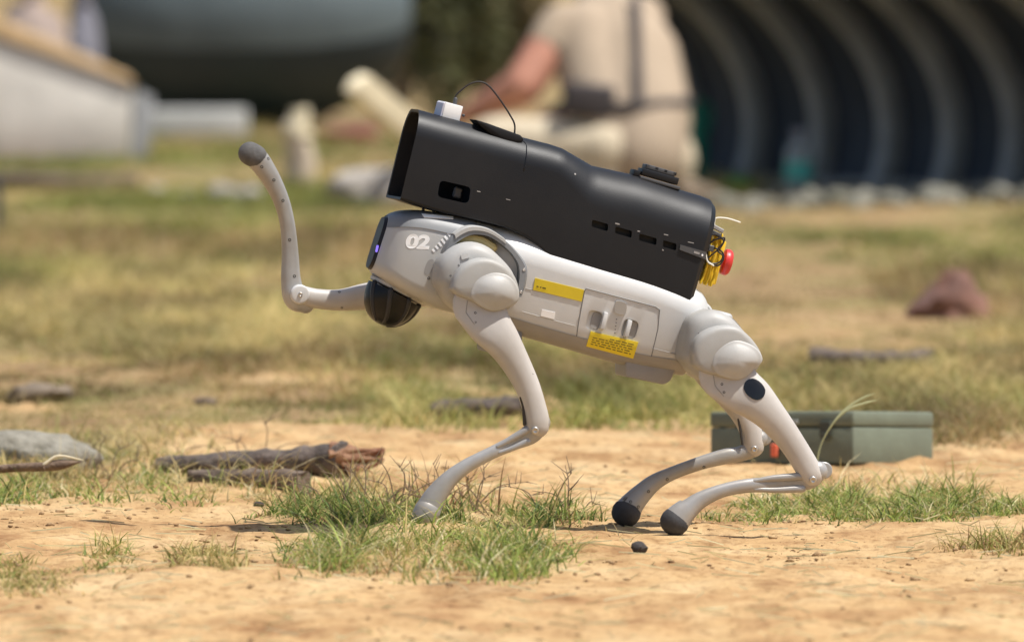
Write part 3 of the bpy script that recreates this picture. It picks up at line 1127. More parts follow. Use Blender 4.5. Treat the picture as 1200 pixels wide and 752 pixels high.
# ---- torso
def build_torso():
    st = [((568, 261), (546, 368), .066), ((600, 269), (575, 381), .071), ((640, 281), (612, 393), .072), ((700, 299), (672, 410), .072),
          ((760, 317), (732, 427), .072), ((806, 335), (784, 436), .071), ((820, 344), (797, 438), .064), ((829, 358), (806, 436), .045)]
    # refine
    arr = catmull([np.array([a[0], a[1], b[0], b[1], h]) for a, b, h in st], 4)
    rings = [section(L(a[0], a[1], 0), L(a[2], a[3], 0), a[4], a[4] * 0.86, .044, .036) for a in arr]
    o = mesh_obj('torso', *loft_rings(rings), M['shell_white'], ROBOT, True, 40)
    w = -0.072
    cut(o, [slot_geo([(694.5, 363), (711, 367), (705, 389), (689.5, 385)], w - .02, w + .012),
            slot_geo([(736, 373), (753.5, 378), (748, 399), (731, 394)], w - .02, w + .012)])
    bv = bvh_of(o)
    # battery door with its joint line
    seam('door_gap', [(675, 399), (678, 378), (685, 341), (687, 338), (768, 359.5), (773, 363), (771, 385), (763, 419)], bv, M['mid_grey'], o, 0.0008, 10)
    seam('side_crease', [(616, 338), (640, 343.5), (681, 353)], bv, M['belly'], o, 0.0006, 8)
    seam('side_crease', [(612, 365), (640, 373), (674, 382)], bv, M['shell'], o, 0.0005, 8)
    seam('side_crease', [(764, 408), (798, 416.5)], bv, M['belly'], o, 0.0006, 8)
    # press-in clips in the two recesses, and the latch button
    for q in ([(695.5, 364.5), (710, 368), (704.5, 387.5), (690.5, 384)], [(737, 374.5), (752.5, 379), (747.5, 397.5), (732, 393)]):
        mesh_obj('recess_shade', *slot_geo(q, w + .0105, w + .0118), M['belly'], o, False)  # grey floor plates paint the shade inside the openings
    for (a, b) in ((707.5, 376), (735.5, 385)):
        c = L(a, b, -0.068); rot = Matrix.Rotation(R(14.7), 3, 'Y')
        bevel_obj('latch', box_geo(c, 0.007, 0.012, 0.026, rot), M['shell_white'], o, 0.002, 2)
    decal('button', [(721, 351), (735, 354.5), (733, 370), (719, 366.5)], bv, M['shell'], o, 0.0004, 0.0018, 6, 6, 0.5)
    for i in range(5):
        screw(722.5 - i * 0.5, 374 + i * 4.0, bv, 0.0010, M['mid_grey'], o, 'indicator')
    # stickers and their illegible small print
    s1 = decal('label_sticker', [(627, 325.5), (684.5, 339.5), (681.5, 353.2), (624.5, 339.5)], bv, M['yellow'], o, 0.0004, 0.0005, 14, 6)
    s2 = decal('label_sticker', [(692, 388), (748, 400.5), (742, 419), (687, 404.5)], bv, M['yellow'], o, 0.0017, 0.0005, 14, 8)

    def lerpq(q, u, v):
        q = [np.array(p, float) for p in q]
        return (q[0] * (1 - u) + q[1] * u) * (1 - v) + (q[3] * (1 - u) + q[2] * u) * v
    rnd = random.Random(5)
    bv2 = bvh_of(s2); bv1 = bvh_of(s1)
    q2 = [(692, 388), (748, 400.5), (742, 419), (687, 404.5)]
    for row in range(5):
        v = 0.2 + row * 0.15
        u = 0.08 + (0.35 if row == 0 else 0)
        while u < 0.9:
            du = rnd.uniform(0.04, 0.12)
            a = lerpq(q2, u, v); b = lerpq(q2, min(0.93, u + du), v); c = lerpq(q2, min(0.93, u + du), v + 0.05); d = lerpq(q2, u, v + 0.05)
            decal('print', [a, b, c, d], bv2, M['print'], o, 0.0001, 0.0002, 2, 1)
            u += du + 0.03
    q1 = [(627, 325.5), (684.5, 339.5), (681.5, 353.2), (624.5, 339.5)]
    for u, du in ((0.06, 0.04), (0.13, 0.03), (0.18, 0.07)):
        decal('print', [lerpq(q1, u, .60), lerpq(q1, u + du, .60), lerpq(q1, u + du, .70), lerpq(q1, u, .70)], bv1, M['print'], o, 0.0001, 0.0002, 2, 1)
    decal('white_sticker', [(635, 362.5), (650.5, 366), (649.5, 374), (633.5, 370)], bv, M['white_print'], o, 0.0004, 0.0004, 4, 3)
    for (a, b) in ((632, 386), (662, 393.5), (765.5, 420)):
        screw(a, b, bv, 0.0028, M['screw_dark'], o, ring=True)
    # boxes under the belly
    ax = Vector((math.cos(R(14.7)), 0, -math.sin(R(14.7))))
    P = [L(a, b, 0) for a, b in ((727, 420), (727, 440), (771, 449), (779, 445), (786, 430))]
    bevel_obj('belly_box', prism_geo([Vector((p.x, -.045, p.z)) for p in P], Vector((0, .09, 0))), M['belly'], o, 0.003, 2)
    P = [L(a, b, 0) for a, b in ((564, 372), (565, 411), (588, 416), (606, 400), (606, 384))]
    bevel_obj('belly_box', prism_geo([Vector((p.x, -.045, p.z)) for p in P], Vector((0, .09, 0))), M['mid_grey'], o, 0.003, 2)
    # grey skin that paints the shade under the curved belly
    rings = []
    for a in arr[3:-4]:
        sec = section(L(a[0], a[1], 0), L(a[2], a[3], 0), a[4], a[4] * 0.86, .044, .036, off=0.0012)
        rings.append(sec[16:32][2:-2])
    mesh_obj('belly_shade', *loft_rings(rings, False, False, False), M['belly'], o, True, 40)
    # rear carrying bow
    P = [L(a, b, -0.03) for a, b in ((812, 352), (822, 354), (831, 361), (834, 370))]
    mesh_obj('rear_handle', *tube_geo([(p, 0.003) for p in P], 8, 5), M['shell_white'], o)
    P = [L(a, b, -0.045) for a, b in ((811, 350), (812.5, 358), (813.5, 368))]
    mesh_obj('strut', *tube_geo([(p, 0.0028) for p in P], 8, 4), M['dark_grey'], o)
    return o


TORSO = build_torso()


# ---- head
HEAD_ST = [((453, 254), (439.5, 317), .030, .020), ((461, 251), (447, 325), .049, .024), ((474, 248.5), (458, 333), .062, .027), ((492, 248), (474, 343), .067, .030),
           ((512, 250), (495, 353), .069, .033), ((540, 255), (518, 363), .070, .036), ((572, 262), (550, 371), .070, .038)]


def build_head():
    arr = catmull([np.array([a[0], a[1], b[0], b[1], h, r]) for a, b, h, r in HEAD_ST], 5)
    rings = [section(L(a[0], a[1], 0), L(a[2], a[3], -0.05), a[4], a[4] * 0.97, a[5], .022) for a in arr]
    o = mesh_obj('head', *loft_rings(rings), M['shell'], ROBOT, True, 40)
    bv = bvh_of(o)
    # grey top cover over the crown
    tr = []
    for a in arr[:-3]:
        s = section(L(a[0], a[1], 0), L(a[2], a[3], -0.05), a[4], a[4] * 0.97, a[5], .022, off=0.0016)
        tr.append(s[1:15])
    v, f = loft_rings(tr, False, False, False)
    c = mesh_obj('top_cover', v, f, M['mid_grey'], o, True, 60)
    # white strip on the cover
    bvc = bvh_of(c)
    decal('white_strip', [(494, 250.8), (531, 254.2), (531, 256.8), (497, 255.2)], bvc, M['white_print'], o, 0.0004, 0.0006, 8, 2)
    # dark glossy face panel with a violet lamp
    a = arr[0]
    T, B = L(a[0], a[1], 0), L(a[2], a[3], -0.05)
    fwd = Vector((-1, 0, 0.235)).normalized()
    s0 = section(T, B, .030, .029, .02, .02)
    s1 = [p + fwd * 0.0045 for p in section(T + (B - T) * 0.02, B - (B - T) * 0.03, .025, .024, .018, .018)]
    fp = mesh_obj('face_panel', *loft_rings([s0, s1]), M['face'], o, True, 40)
    c0 = L(444.8, 291, -0.027)
    mesh_obj('lamp', *tube_geo([(c0 + Vector((-.0030, 0, .003)), .0018), (c0 + Vector((-.0045, 0, -.004)), .0018)], 8, 3), M['led'], o)
    # number
    cu = bpy.data.curves.new('number_marking', 'FONT'); cu.body = '02'; cu.size = 0.030; cu.offset = 0.0014; cu.shear = 0.16; cu.extrude = 0.0002
    cu.space_character = 0.98
    tmp = bpy.data.objects.new('tmp', cu); COL.objects.link(tmp)
    bpy.context.view_layer.update()
    dg = bpy.context.evaluated_depsgraph_get()
    me = bpy.data.meshes.new_from_object(tmp.evaluated_get(dg)); bpy.data.objects.remove(tmp)
    V = np.array([v.co[:] for v in me.vertices]); lo = V.min(0); hi = V.max(0)
    # lay the glyphs on the shell: photo box of the marking
    x0, x1, y0, y1 = 475.5, 503.5, 273.8, 291.0
    bm = bmesh.new(); bm.from_mesh(me)
    for vv in bm.verts:
        u = (vv.co.x - lo[0]) / (hi[0] - lo[0]); v = (vv.co.y - lo[1]) / (hi[1] - lo[1])
        p, nn = hit(bv, x0 + (x1 - x0) * u, y1 - (y1 - y0) * v + 1.6 * u)
        if nn.y > 0: nn = -nn
        vv.co = p + nn * (0.00035 if vv.co.z > 0 else -0.0004)
    bm_obj('number_marking', bm, M['white_print'], o, False)
    # white bars and the row of vent holes
    for i in range(6):
        t = i / 5
        cc = Vector((508 + t * 19, 293.5 - t * 17.5)); bu = Vector((.73, -.68)) * 1.25; bv_ = Vector((.62, .78)) * (1.8 + 2.4 * t)
        decal('vent_bar', [cc - bu - bv_, cc + bu - bv_, cc + bu + bv_, cc - bu + bv_], bv, M['white_print'], o, 0.0003, 0.0004, 2, 2)
    for i in range(7):
        t = i / 6
        screw(519 + t * 15, 299 - t * 16 + t * t * 1.5, bv, 0.0012, M['screw_dark'], o, 'vent_hole', ring=True)
    # shade of a dimple painted as a flat grey patch, and a screw
    decal('dimple_shade', [(501, 304), (510, 303), (504, 324), (495.5, 321)], bv, M['belly'], o, 0.0002, 0.0001, 5, 5, 0.7)
    screw(502.5, 326, bv, 0.0022, M['screw_dark'], o, ring=True)
    # chin: shadow band painted grey, and pale rim above the dome
    A0 = L(438, 319, -0.0); A1 = L(500, 352, -0.0)
    ax = (A1 - A0).normalized(); nn = Vector((-ax.z, 0, ax.x)); nn = -nn if nn.z > 0 else nn
    Cc = L(463.5, 341.5, 0.0)
    def collar(name, prof, m):
        rg = []
        for dd, rr in prof:
            rg.append([Cc + nn * dd + ax * (rr * math.cos(2 * math.pi * q / 40)) + Vector((0, rr * math.sin(2 * math.pi * q / 40), 0)) for q in range(40)])
        return mesh_obj(name, *loft_rings(rg), m, o, True, 40)
    collar('chin_shadow', [(-.022, .030), (-.020, .0425), (-.006, .0425), (-.004, .030)], M['belly'])
    collar('chin_rim', [(-.0055, .030), (-.0050, .0422), (-.004, .0430), (.0005, .0415), (.0012, .030)], M['shell'])
    # small pins that carry the payload
    for (a_, b_) in ((496, 243), (508, 247)):
        p = L(a_, b_, -0.02)
        mesh_obj('pin', *tube_geo([(p + Vector((0, 0, -.009)), .0022), (p + Vector((0, 0, .012)), .0022)], 8, 2), M['dark_grey'], o)
    # ranging dome below the chin
    C = L(463, 341.5, -0.004) + nn * 0.0035
    rad = 33.5 * PX
    rings = []
    for i in range(13):
        a = i / 12 * math.pi / 2
        rr = rad * math.cos(a) ** 0.9 if i < 12 else 0.0008
        dd = 1.18 * rad * math.sin(a)
        ring = []
        for j in range(28):
            b = 2 * math.pi * j / 28
            ring.append(C + nn * dd + ax * (rr * math.cos(b)) + Vector((0, rr * 0.98 * math.sin(b), 0)))
        rings.append(ring)
    rb_ = mat('guard_dark', (0.028, 0.028, 0.030), 0.4, spec=0.3)
    dmat = mat('dome_black', (0.006, 0.006, 0.0065), 0.3, spec=0.3)
    dm = mesh_obj('lidar_dome', *loft_rings(rings), dmat, o, True, 50)
    for k in range(4):
        b = math.pi + math.pi * (k + 0.6) / 4
        P = []
        for i in range(8):
            a = i / 7 * 1.25
            rr = rad * 0.965 * math.cos(a) ** 0.9; dd = 1.18 * rad * 0.965 * math.sin(a)
            P.append((C + nn * dd + ax * (rr * math.cos(b + 0.55 * i / 7)) + Vector((0, rr * 0.98 * math.sin(b + 0.55 * i / 7), 0)), 0.0044 - 0.0002 * i))
        mesh_obj('guard_rib', *tube_geo(P, 7, 3), rb_, dm)
    return o


HEAD = build_head()


# ---- wheel-arch like fender round the front hip
def build_fender():
    outer = [(513, 318), (518, 300), (526, 283), (538, 271), (554, 265.5), (573, 269), (592, 281), (608, 297), (618, 313), (617, 332), (611.5, 348)]
    inner = [(519, 322), (523, 304), (530, 290), (540, 281), (554, 275), (574, 277.5), (594, 291), (606, 306), (609, 318), (608, 334), (604, 348)]
    oo = catmull([np.array(p, float) for p in outer], 5); ii = catmull([np.array(p, float) for p in inner], 5)
    rings = []
    for a, b in zip(oo, ii):
        wa, wb = -0.092, -0.055
        p = L(a[0], a[1], wa); q = L(b[0], b[1], wa)
        mid = (p + q) / 2
        rings.append([Vector((p.x, wb, p.z)), Vector((p.x, wa + .004, p.z)), Vector((p.x * .75 + q.x * .25, wa, p.z * .75 + q.z * .25)),
                      Vector((q.x, wa, q.z)), Vector((q.x, wb, q.z))])
    o = mesh_obj('fender', *loft_rings(rings), M['mid_grey'], ROBOT, True, 30)
    rings = []
    for a, b in list(zip(oo, ii))[13:31]:
        wa, wb = -0.0935, -0.055
        p = L(a[0], a[1] - 1.2, wa); q = L(b[0], b[1], wa)
        r_ = p.lerp(q, 0.55)
        rings.append([Vector((p.x, wb, p.z)), Vector((p.x, wa + .004, p.z)), Vector((p.x * .75 + r_.x * .25, wa, p.z * .75 + r_.z * .25)), Vector((r_.x, wa, r_.z)), Vector((r_.x, wb, r_.z))])
    mesh_obj('rim', *loft_rings(rings), M['shell'], o, True, 30)
    bv = bvh_of(o)
    for (a, b) in ((614, 316), (610.5, 342)): screw(a, b, bv, 0.0022, M['steel'], o)
    # yellow reflection on the hip top, painted as a cream tube
    P = [L(a, b, -0.075) for a, b in ((537, 287), (548, 281), (562, 282), (577, 290))]
    mesh_obj('hip_reflection', *tube_geo([(p, 0.0075) for p in P], 9, 5), mat('reflection_cream', (0.58, 0.48, 0.22), 0.5), o)


build_fender()


# ---- payload housing
def build_payload():
    st = [((486, 128), (469, 234)), ((515, 136), (496, 242.5)), ((543, 143.5), (522, 250)), ((580, 153), (558, 258)), ((612, 161.5), (590, 266)), ((638, 168), (615, 277)), ((655, 173.5), (632, 289)),
          ((672, 183), (647, 304)), ((692, 194), (666, 317.5)), ((715, 199), (688, 325)), ((747, 206), (718, 333)), ((797, 222.5), (768, 346.5)), ((820, 229.3), (799, 352.5)), ((830.5, 233.5), (808, 353)), ((836, 241), (813, 350))]
    hw = 0.065
    rings = []
    for i, (a, b) in enumerate(st):
        rt = 0.040 if i <= 6 else (0.046 if i == 7 else (0.057 if i == 8 else 0.061))
        T, B = L(a[0], a[1], 0), L(b[0], b[1], -hw)
        h = hw
        if i == len(st) - 1: h = hw - 0.006
        rings.append((T, B, h, rt))
    arr = []
    for i in range(len(rings) - 1):
        for s in range(3):
            t = s / 3
            # smooth spline for the kinked middle
            arr.append((i, t))
    def spl(i, t):
        A = [np.array([r[0].x, r[0].z, r[1].x, r[1].z, r[2], r[3]]) for r in rings]
        p0 = A[max(i - 1, 0)]; p1 = A[i]; p2 = A[min(i + 1, len(A) - 1)]; p3 = A[min(i + 2, len(A) - 1)]
        q = 0.5 * ((2 * p1) + (-p0 + p2) * t + (2 * p0 - 5 * p1 + 4 * p2 - p3) * t * t + (-p0 + 3 * p1 - 3 * p2 + p3) * t ** 3)
        return q * 0.1 + (p1 + (p2 - p1) * t) * 0.9
    outer = []
    for (i, t) in arr + [(len(rings) - 1, 0.0)]:
        q = spl(i, t)
        outer.append(section(Vector((q[0], 0, q[1])), Vector((q[2], 0, q[3])), q[4], q[4], q[5], 0.004, 9))
    ax = Vector((math.cos(R(14.7)), 0, -math.sin(R(14.7))))
    T, B = rings[0][0], rings[0][1]
    dd = (B - T); dd.y = 0; dn = dd.normalized()
    def inner_ring(k): 
        return [p + ax * k for p in section(T + dn * 0.004, B - dn * 0.004, hw - .004, hw - .004, 0.036, 0.003, 9)]
    R0 = [inner_ring(0.11), inner_ring(0.05), inner_ring(0.001), outer[0]]
    allr = R0 + outer[1:]
    v, f = loft_rings(allr)
    o = mesh_obj('payload_housing', v, f, M['black'], ROBOT, True, 32)
    w = -hw
    slots = []
    for q in ([(697, 257.8), (715.8, 263.2), (715, 271.5), (696.2, 266)], [(724.3, 265.7), (743.7, 271.2), (743, 279.3), (723.7, 273.6)],
              [(752.3, 274), (772.7, 279.8), (772, 287.8), (751.7, 282)], [(780.3, 281.8), (796, 286.2), (795.3, 294), (779.6, 289.6)]):
        slots.append(slot_geo(q, w - .02, w + .014, 0.25))
    slots.append(slot_geo([(518.5, 211.5), (555, 220), (551.5, 239.5), (515, 231)], w - .02, w + .03, 0.3))
    cut(o, slots)
    bv = bvh_of(o)
    seam('joint', [(617, 170), (617, 180), (614, 200)], bv, M['gloss_black'], o, 0.0008)
    seam('joint', [(617, 170), (614, 166), (610, 165)], bv, M['gloss_black'], o, 0.0008)
    # inner slider seen in the front opening
    c = L(536, 226, w + .022)
    bevel_obj('inner_block', box_geo(c, 0.012, 0.01, 0.016, Matrix.Rotation(R(14.7), 3, 'Y')), M['dark_grey'], o, 0.002, 1)
    # small white scuffs / printed marks beside the slots
    for (a, b, l_, h_) in ((559, 223.5, 4, 1.2), (721, 261, 5, 1.6), (747, 270, 3, 1.4), (778, 274, 5, 1.2), (806, 283, 7, 1.0), (673, 203, 1.8, 1.8), (593, 233, 5, 0.9), (776, 292, 1.6, 1.6), (790, 347.5, 5, 1.4)):
        decal('scuff', [(a, b), (a + l_, b + l_ * .2), (a + l_, b + l_ * .2 + h_), (a, b + h_)], bv, M['belly'], o, 0.0002, 0.0002, 2, 1)
    pl = decal('strip_plate', [(797, 286.5), (826.5, 295), (825.5, 303.5), (796, 292.5)], bv, M['dark_grey'], o, 0.0004, 0.002, 6, 2)
    screw(823, 299, bvh_of(pl), 0.0016, M['white_print'], o, 'stud')
    decal('print', [(813.5, 294), (820, 296), (819.5, 298.5), (813, 296.5)], bvh_of(pl), M['belly'], o, 0.0002, 0.0002, 2, 1)
    # lower flange line
    seam('flange', [(668, 316), (720, 331), (789, 350.5)], bv, M['dark_grey'], o, 0.0014, 12)
    # black hatch cap on top
    P = [L(a, b, -0.024) for a, b in ((553, 139.5), (570, 145), (606, 158), (611, 163), (604, 169), (588, 166), (571, 157), (559, 147))]
    bevel_obj('hatch', prism_geo([Vector((p.x, -.052, p.z)) for p in P], Vector((0, .06, 0))), mat('hatch_rubber', (0.008, 0.008, 0.009), 0.7, spec=0.25), o, 0.003, 2)
    # white sensor box
    rt = Matrix.Rotation(R(14.7), 3, 'Y') @ Matrix.Rotation(R(14), 3, 'Z')
    c = L(525, 133, -0.012)
    cb = bevel_obj('sensor_box', box_geo(c, 0.029, 0.030, 0.030, rt), M['white_box'], o, 0.0012, 2)
    bevel_obj('sensor_face', box_geo(c + rt @ Vector((-0.0148, 0, 0.0005)), 0.003, 0.026, 0.026, rt), mat('pale_lilac', (0.62, 0.60, 0.66), 0.4), cb, 0.0008, 1)
    c2 = L(543, 135.5, -0.02)
    bevel_obj('sensor_knob', box_geo(c2, 0.004, 0.004, 0.004, rt), M['dark_grey'], cb, 0.001, 1)
    pl0 = L(533, 122, -0.012)
    mesh_obj('plug', *tube_geo([(pl0 + Vector((-.0005, 0, -.004)), .0032), (pl0 + Vector((.001, 0, .007)), .0030)], 9, 2), M['dark_grey'], o)
    P = [L(a, b, -0.012) for a, b in ((532.5, 119), (534.5, 112), (540, 106.5), (550, 99), (562, 96), (573, 101), (587, 118.5), (598, 135.5), (603, 146), (603, 157))]
    mesh_obj('cable', *tube_geo([(p, 0.0013) for p in P], 8, 6), M['cable'], o)
    # accessory rail on the rear top
    def along(a, b, sx, sy, sz, name, m, dz=0.0, bw=0.0012, par=o, wv=0.0):
        cc = L(a, b, wv); rr_ = Matrix.Rotation(R(16), 3, 'Y')
        return bevel_obj(name, box_geo(cc + Vector((0, 0, dz)), sx, sy, sz, rr_), m, par, bw, 2)
    base = along(770, 214, 0.062, 0.05, 0.005, 'rail_mount', M['dark_grey'])
    along(771, 206.5, 0.056, 0.040, 0.010, 'rail_block', M['black'], par=base)
    along(772, 199.5, 0.046, 0.030, 0.007, 'rail_top', M['dark_grey'], par=base)
    for i in range(4):
        along(757 + i * 10.5, 194.5 + i * 3.0, 0.0055, 0.030, 0.0045, 'rail_tooth', M['black'], par=base, bw=0.0006)
    along(744, 203, 0.010, 0.034, 0.010, 'rail_stop', M['black'], par=base)
    # emergency stop: yellow box, red button
    rot = Matrix.Rotation(R(14.7), 3, 'Y')
    c = L(834, 306, -0.01)
    yb = bevel_obj('stop_box', box_geo(c, 0.021, 0.045, 0.066, rot), M['yellow_box'], o, 0.0025, 2)
    for k in range(3):
        bevel_obj('box_rib', box_geo(c + rot @ Vector((-.006 + k * .006, -.0235, -.020)), 0.002, 0.003, 0.024, rot), M['yellow_box'], yb, 0.0006, 1)
    cbtn = L(852, 307.5, -0.012); axb = rot @ Vector((1, 0, 0))
    def turned(name, prof, m, par):
        e1 = Vector((0, 1, 0)); e2 = axb.cross(e1)
        rings_ = []
        for (d, r) in prof:
            rings_.append([cbtn + axb * d + e1 * (r * math.cos(2 * math.pi * j / 24)) + e2 * (r * math.sin(2 * math.pi * j / 24)) for j in range(24)])
        return mesh_obj(name, *loft_rings(rings_), m, par, True, 40)
    turned('button_neck', [(-.016, .010), (-.004, .010)], M['red'], yb)
    turned('stop_button', [(-.007, .014), (-.006, .0185), (-.002, .0195), (.002, .0190), (.005, .0165), (.0062, .011), (.0062, .001)], M['red'], yb)
    # wiring loom
    loops = [[(826, 300), (834, 309), (842, 311), (848, 303), (846, 295), (838, 291), (830, 293)], [(829, 287), (838, 281), (849, 279), (845, 289), (836, 297), (829, 303)],
             [(829, 276), (840, 275), (848, 283), (841, 293), (847, 300), (842, 308), (831, 309)], [(827, 296), (829, 306), (836, 311)]]
    for k, lp in enumerate(loops):
        P = [L(a, b, -0.040 - 0.003 * k) for a, b in lp]
        mesh_obj('cable', *tube_geo([(p, 0.0013) for p in P], 7, 6), M['cable'] if k < 3 else M['white_wire'], o)
    for k in range(5):
        P = [L(a + k * 3.0, b + k * 0.8, -0.034 + 0.002 * (k % 2)) for a, b in ((834, 272), (833 + (k % 2) * 2, 288), (830 - (k % 3), 305), (825, 322), (821 + k % 2, 331))]
        mesh_obj('yellow_cable', *tube_geo([(p, 0.0021) for p in P], 7, 5), M['yellow_box'], o)
    P = [L(a, b, -0.03) for a, b in ((837, 264), (837.5, 259), (840, 255.5), (852, 256), (867, 260.5))]
    mesh_obj('white_wire', *tube_geo([(p, 0.0012) for p in P], 7, 6), M['white_wire'], o)
    for (a, b, mm) in ((841, 268, M['belly']), (838, 273.5, M['dark_grey'])):
        bevel_obj('connector', box_geo(L(a, b, -0.034), 0.018, 0.010, 0.006, Matrix.Rotation(R(28), 3, 'Y')), mm, o, 0.001, 1)
    bevel_obj('connector', box_geo(L(833, 291, -0.042), 0.008, 0.008, 0.009, rot), M['dark_grey'], o, 0.001, 1)
    return o


build_payload()


# ---- legs
WN = -0.140       # near legs
WF = 0.125        # far legs


def knee_bolt(px, py, leg, r=0.0055):
    b = screw(px, py, bvh_of(leg), r, M['steel'], leg, 'bolt')


def front_leg():
    h = dome_cap('hip_motor', [(513, 330), (516, 311), (525, 297), (540, 287), (558, 284), (575, 290), (588, 301), (600, 314), (606, 326), (608, 345), (600, 362), (575, 372), (545, 368), (524, 352)], -0.066, -0.128, 0.003, M['hip'], ROBOT, 0.022, 4, 2.0)
    dome_cap('motor_ring', [(529, 339), (533, 325), (542, 312), (555, 304.5), (571, 302.5), (587, 307.5), (599, 316.5), (606.5, 329), (609.5, 344), (605, 355), (594, 361), (580, 364.5), (566, 360), (549, 351.5), (536, 346)], -0.09, -0.1505, 0.003, M['hip'], h, 0.009, 4, 2.0)
    cp = dome_cap('motor_cap', [(551.5, 340), (556.5, 329), (566, 322), (579, 319), (592, 321), (600, 326), (606, 334), (609, 344), (606.5, 354), (595, 360.5), (580, 364.5), (568, 361.5), (557, 354), (551, 347)], -0.13, -0.1535, 0.010, M['cap'], h, 0.004, 4, 2.0)
    bv = bvh_of(h)
    decal('plate', [(540, 299), (549, 296.5), (550, 302), (541, 304.5)], bv, M['cap'], h, 0.0004, 0.0014, 4, 3)
    for (a, b) in ((537.5, 311), (528, 323)): screw(a, b, bv, 0.0014, M['screw_dark'], h, ring=True)
    t = limb('thigh', [(560, 357, 30, .08), (574, 381, 26, .36), (588, 399, 21.5, .66), (602, 421, 17.5, .8), (617, 450, 14.8), (625, 474, 14.2), (629, 491, 14.5), (629.5, 499, 14)], WN, M['thigh'], ROBOT, 0.82)
    bt = bvh_of(t)
    # the seam of the inner thigh shell and its screws
    seam('shell_joint', [(548, 352), (546, 366), (556, 380)], bt, M['belly'], t, 0.0007)
    screw(557, 366.5, bt, 0.0019, M['screw_dark'], t, ring=True); screw(557.5, 377.5, bt, 0.0015, M['screw_dark'], t, ring=True)
    screw(624.5, 438, bt, 0.0010, M['screw_dark'], t, ring=True)
    P = [L(a, b, WN - 0.006) for a, b in ((610.5, 466), (613.5, 478), (614.5, 497))]
    mesh_obj('slot', *tube_geo([(p, 0.0024) for p in P], 7, 4), M['screw_dark'], t)
    knee_bolt(627, 504, t)
    c = limb('calf', [(633, 495, 12), (622, 508, 12, .6), (603, 518, 9, .35), (577, 530, 7.6, .7), (548, 545, 8.2), (527, 561, 10.2), (511, 580, 13), (502, 596, 15)], WN, M['calf'], ROBOT, 0.75)
    limb('calf_ridge', [(583, 523, 2.5), (600, 513.5, 4), (619, 503, 5)], WN - .004, M['calf'], c, 0.9)
    limb('calf_ridge', [(585, 530, 2.5), (600, 525, 3.5), (618, 517, 4.5)], WN - .004, M['calf'], c, 0.9)
    limb('foot', [(501, 598, 15.5), (497, 606, 15)], WN, M['calf'], c, 0.85, k=3)


front_leg()


def hip_inner(px, py, r, w0, w1):
    return disc('hip_motor', px, py, r, w0, w1, M['hip'], ROBOT, 0.12, 1.0, 0, 32, 0.3)


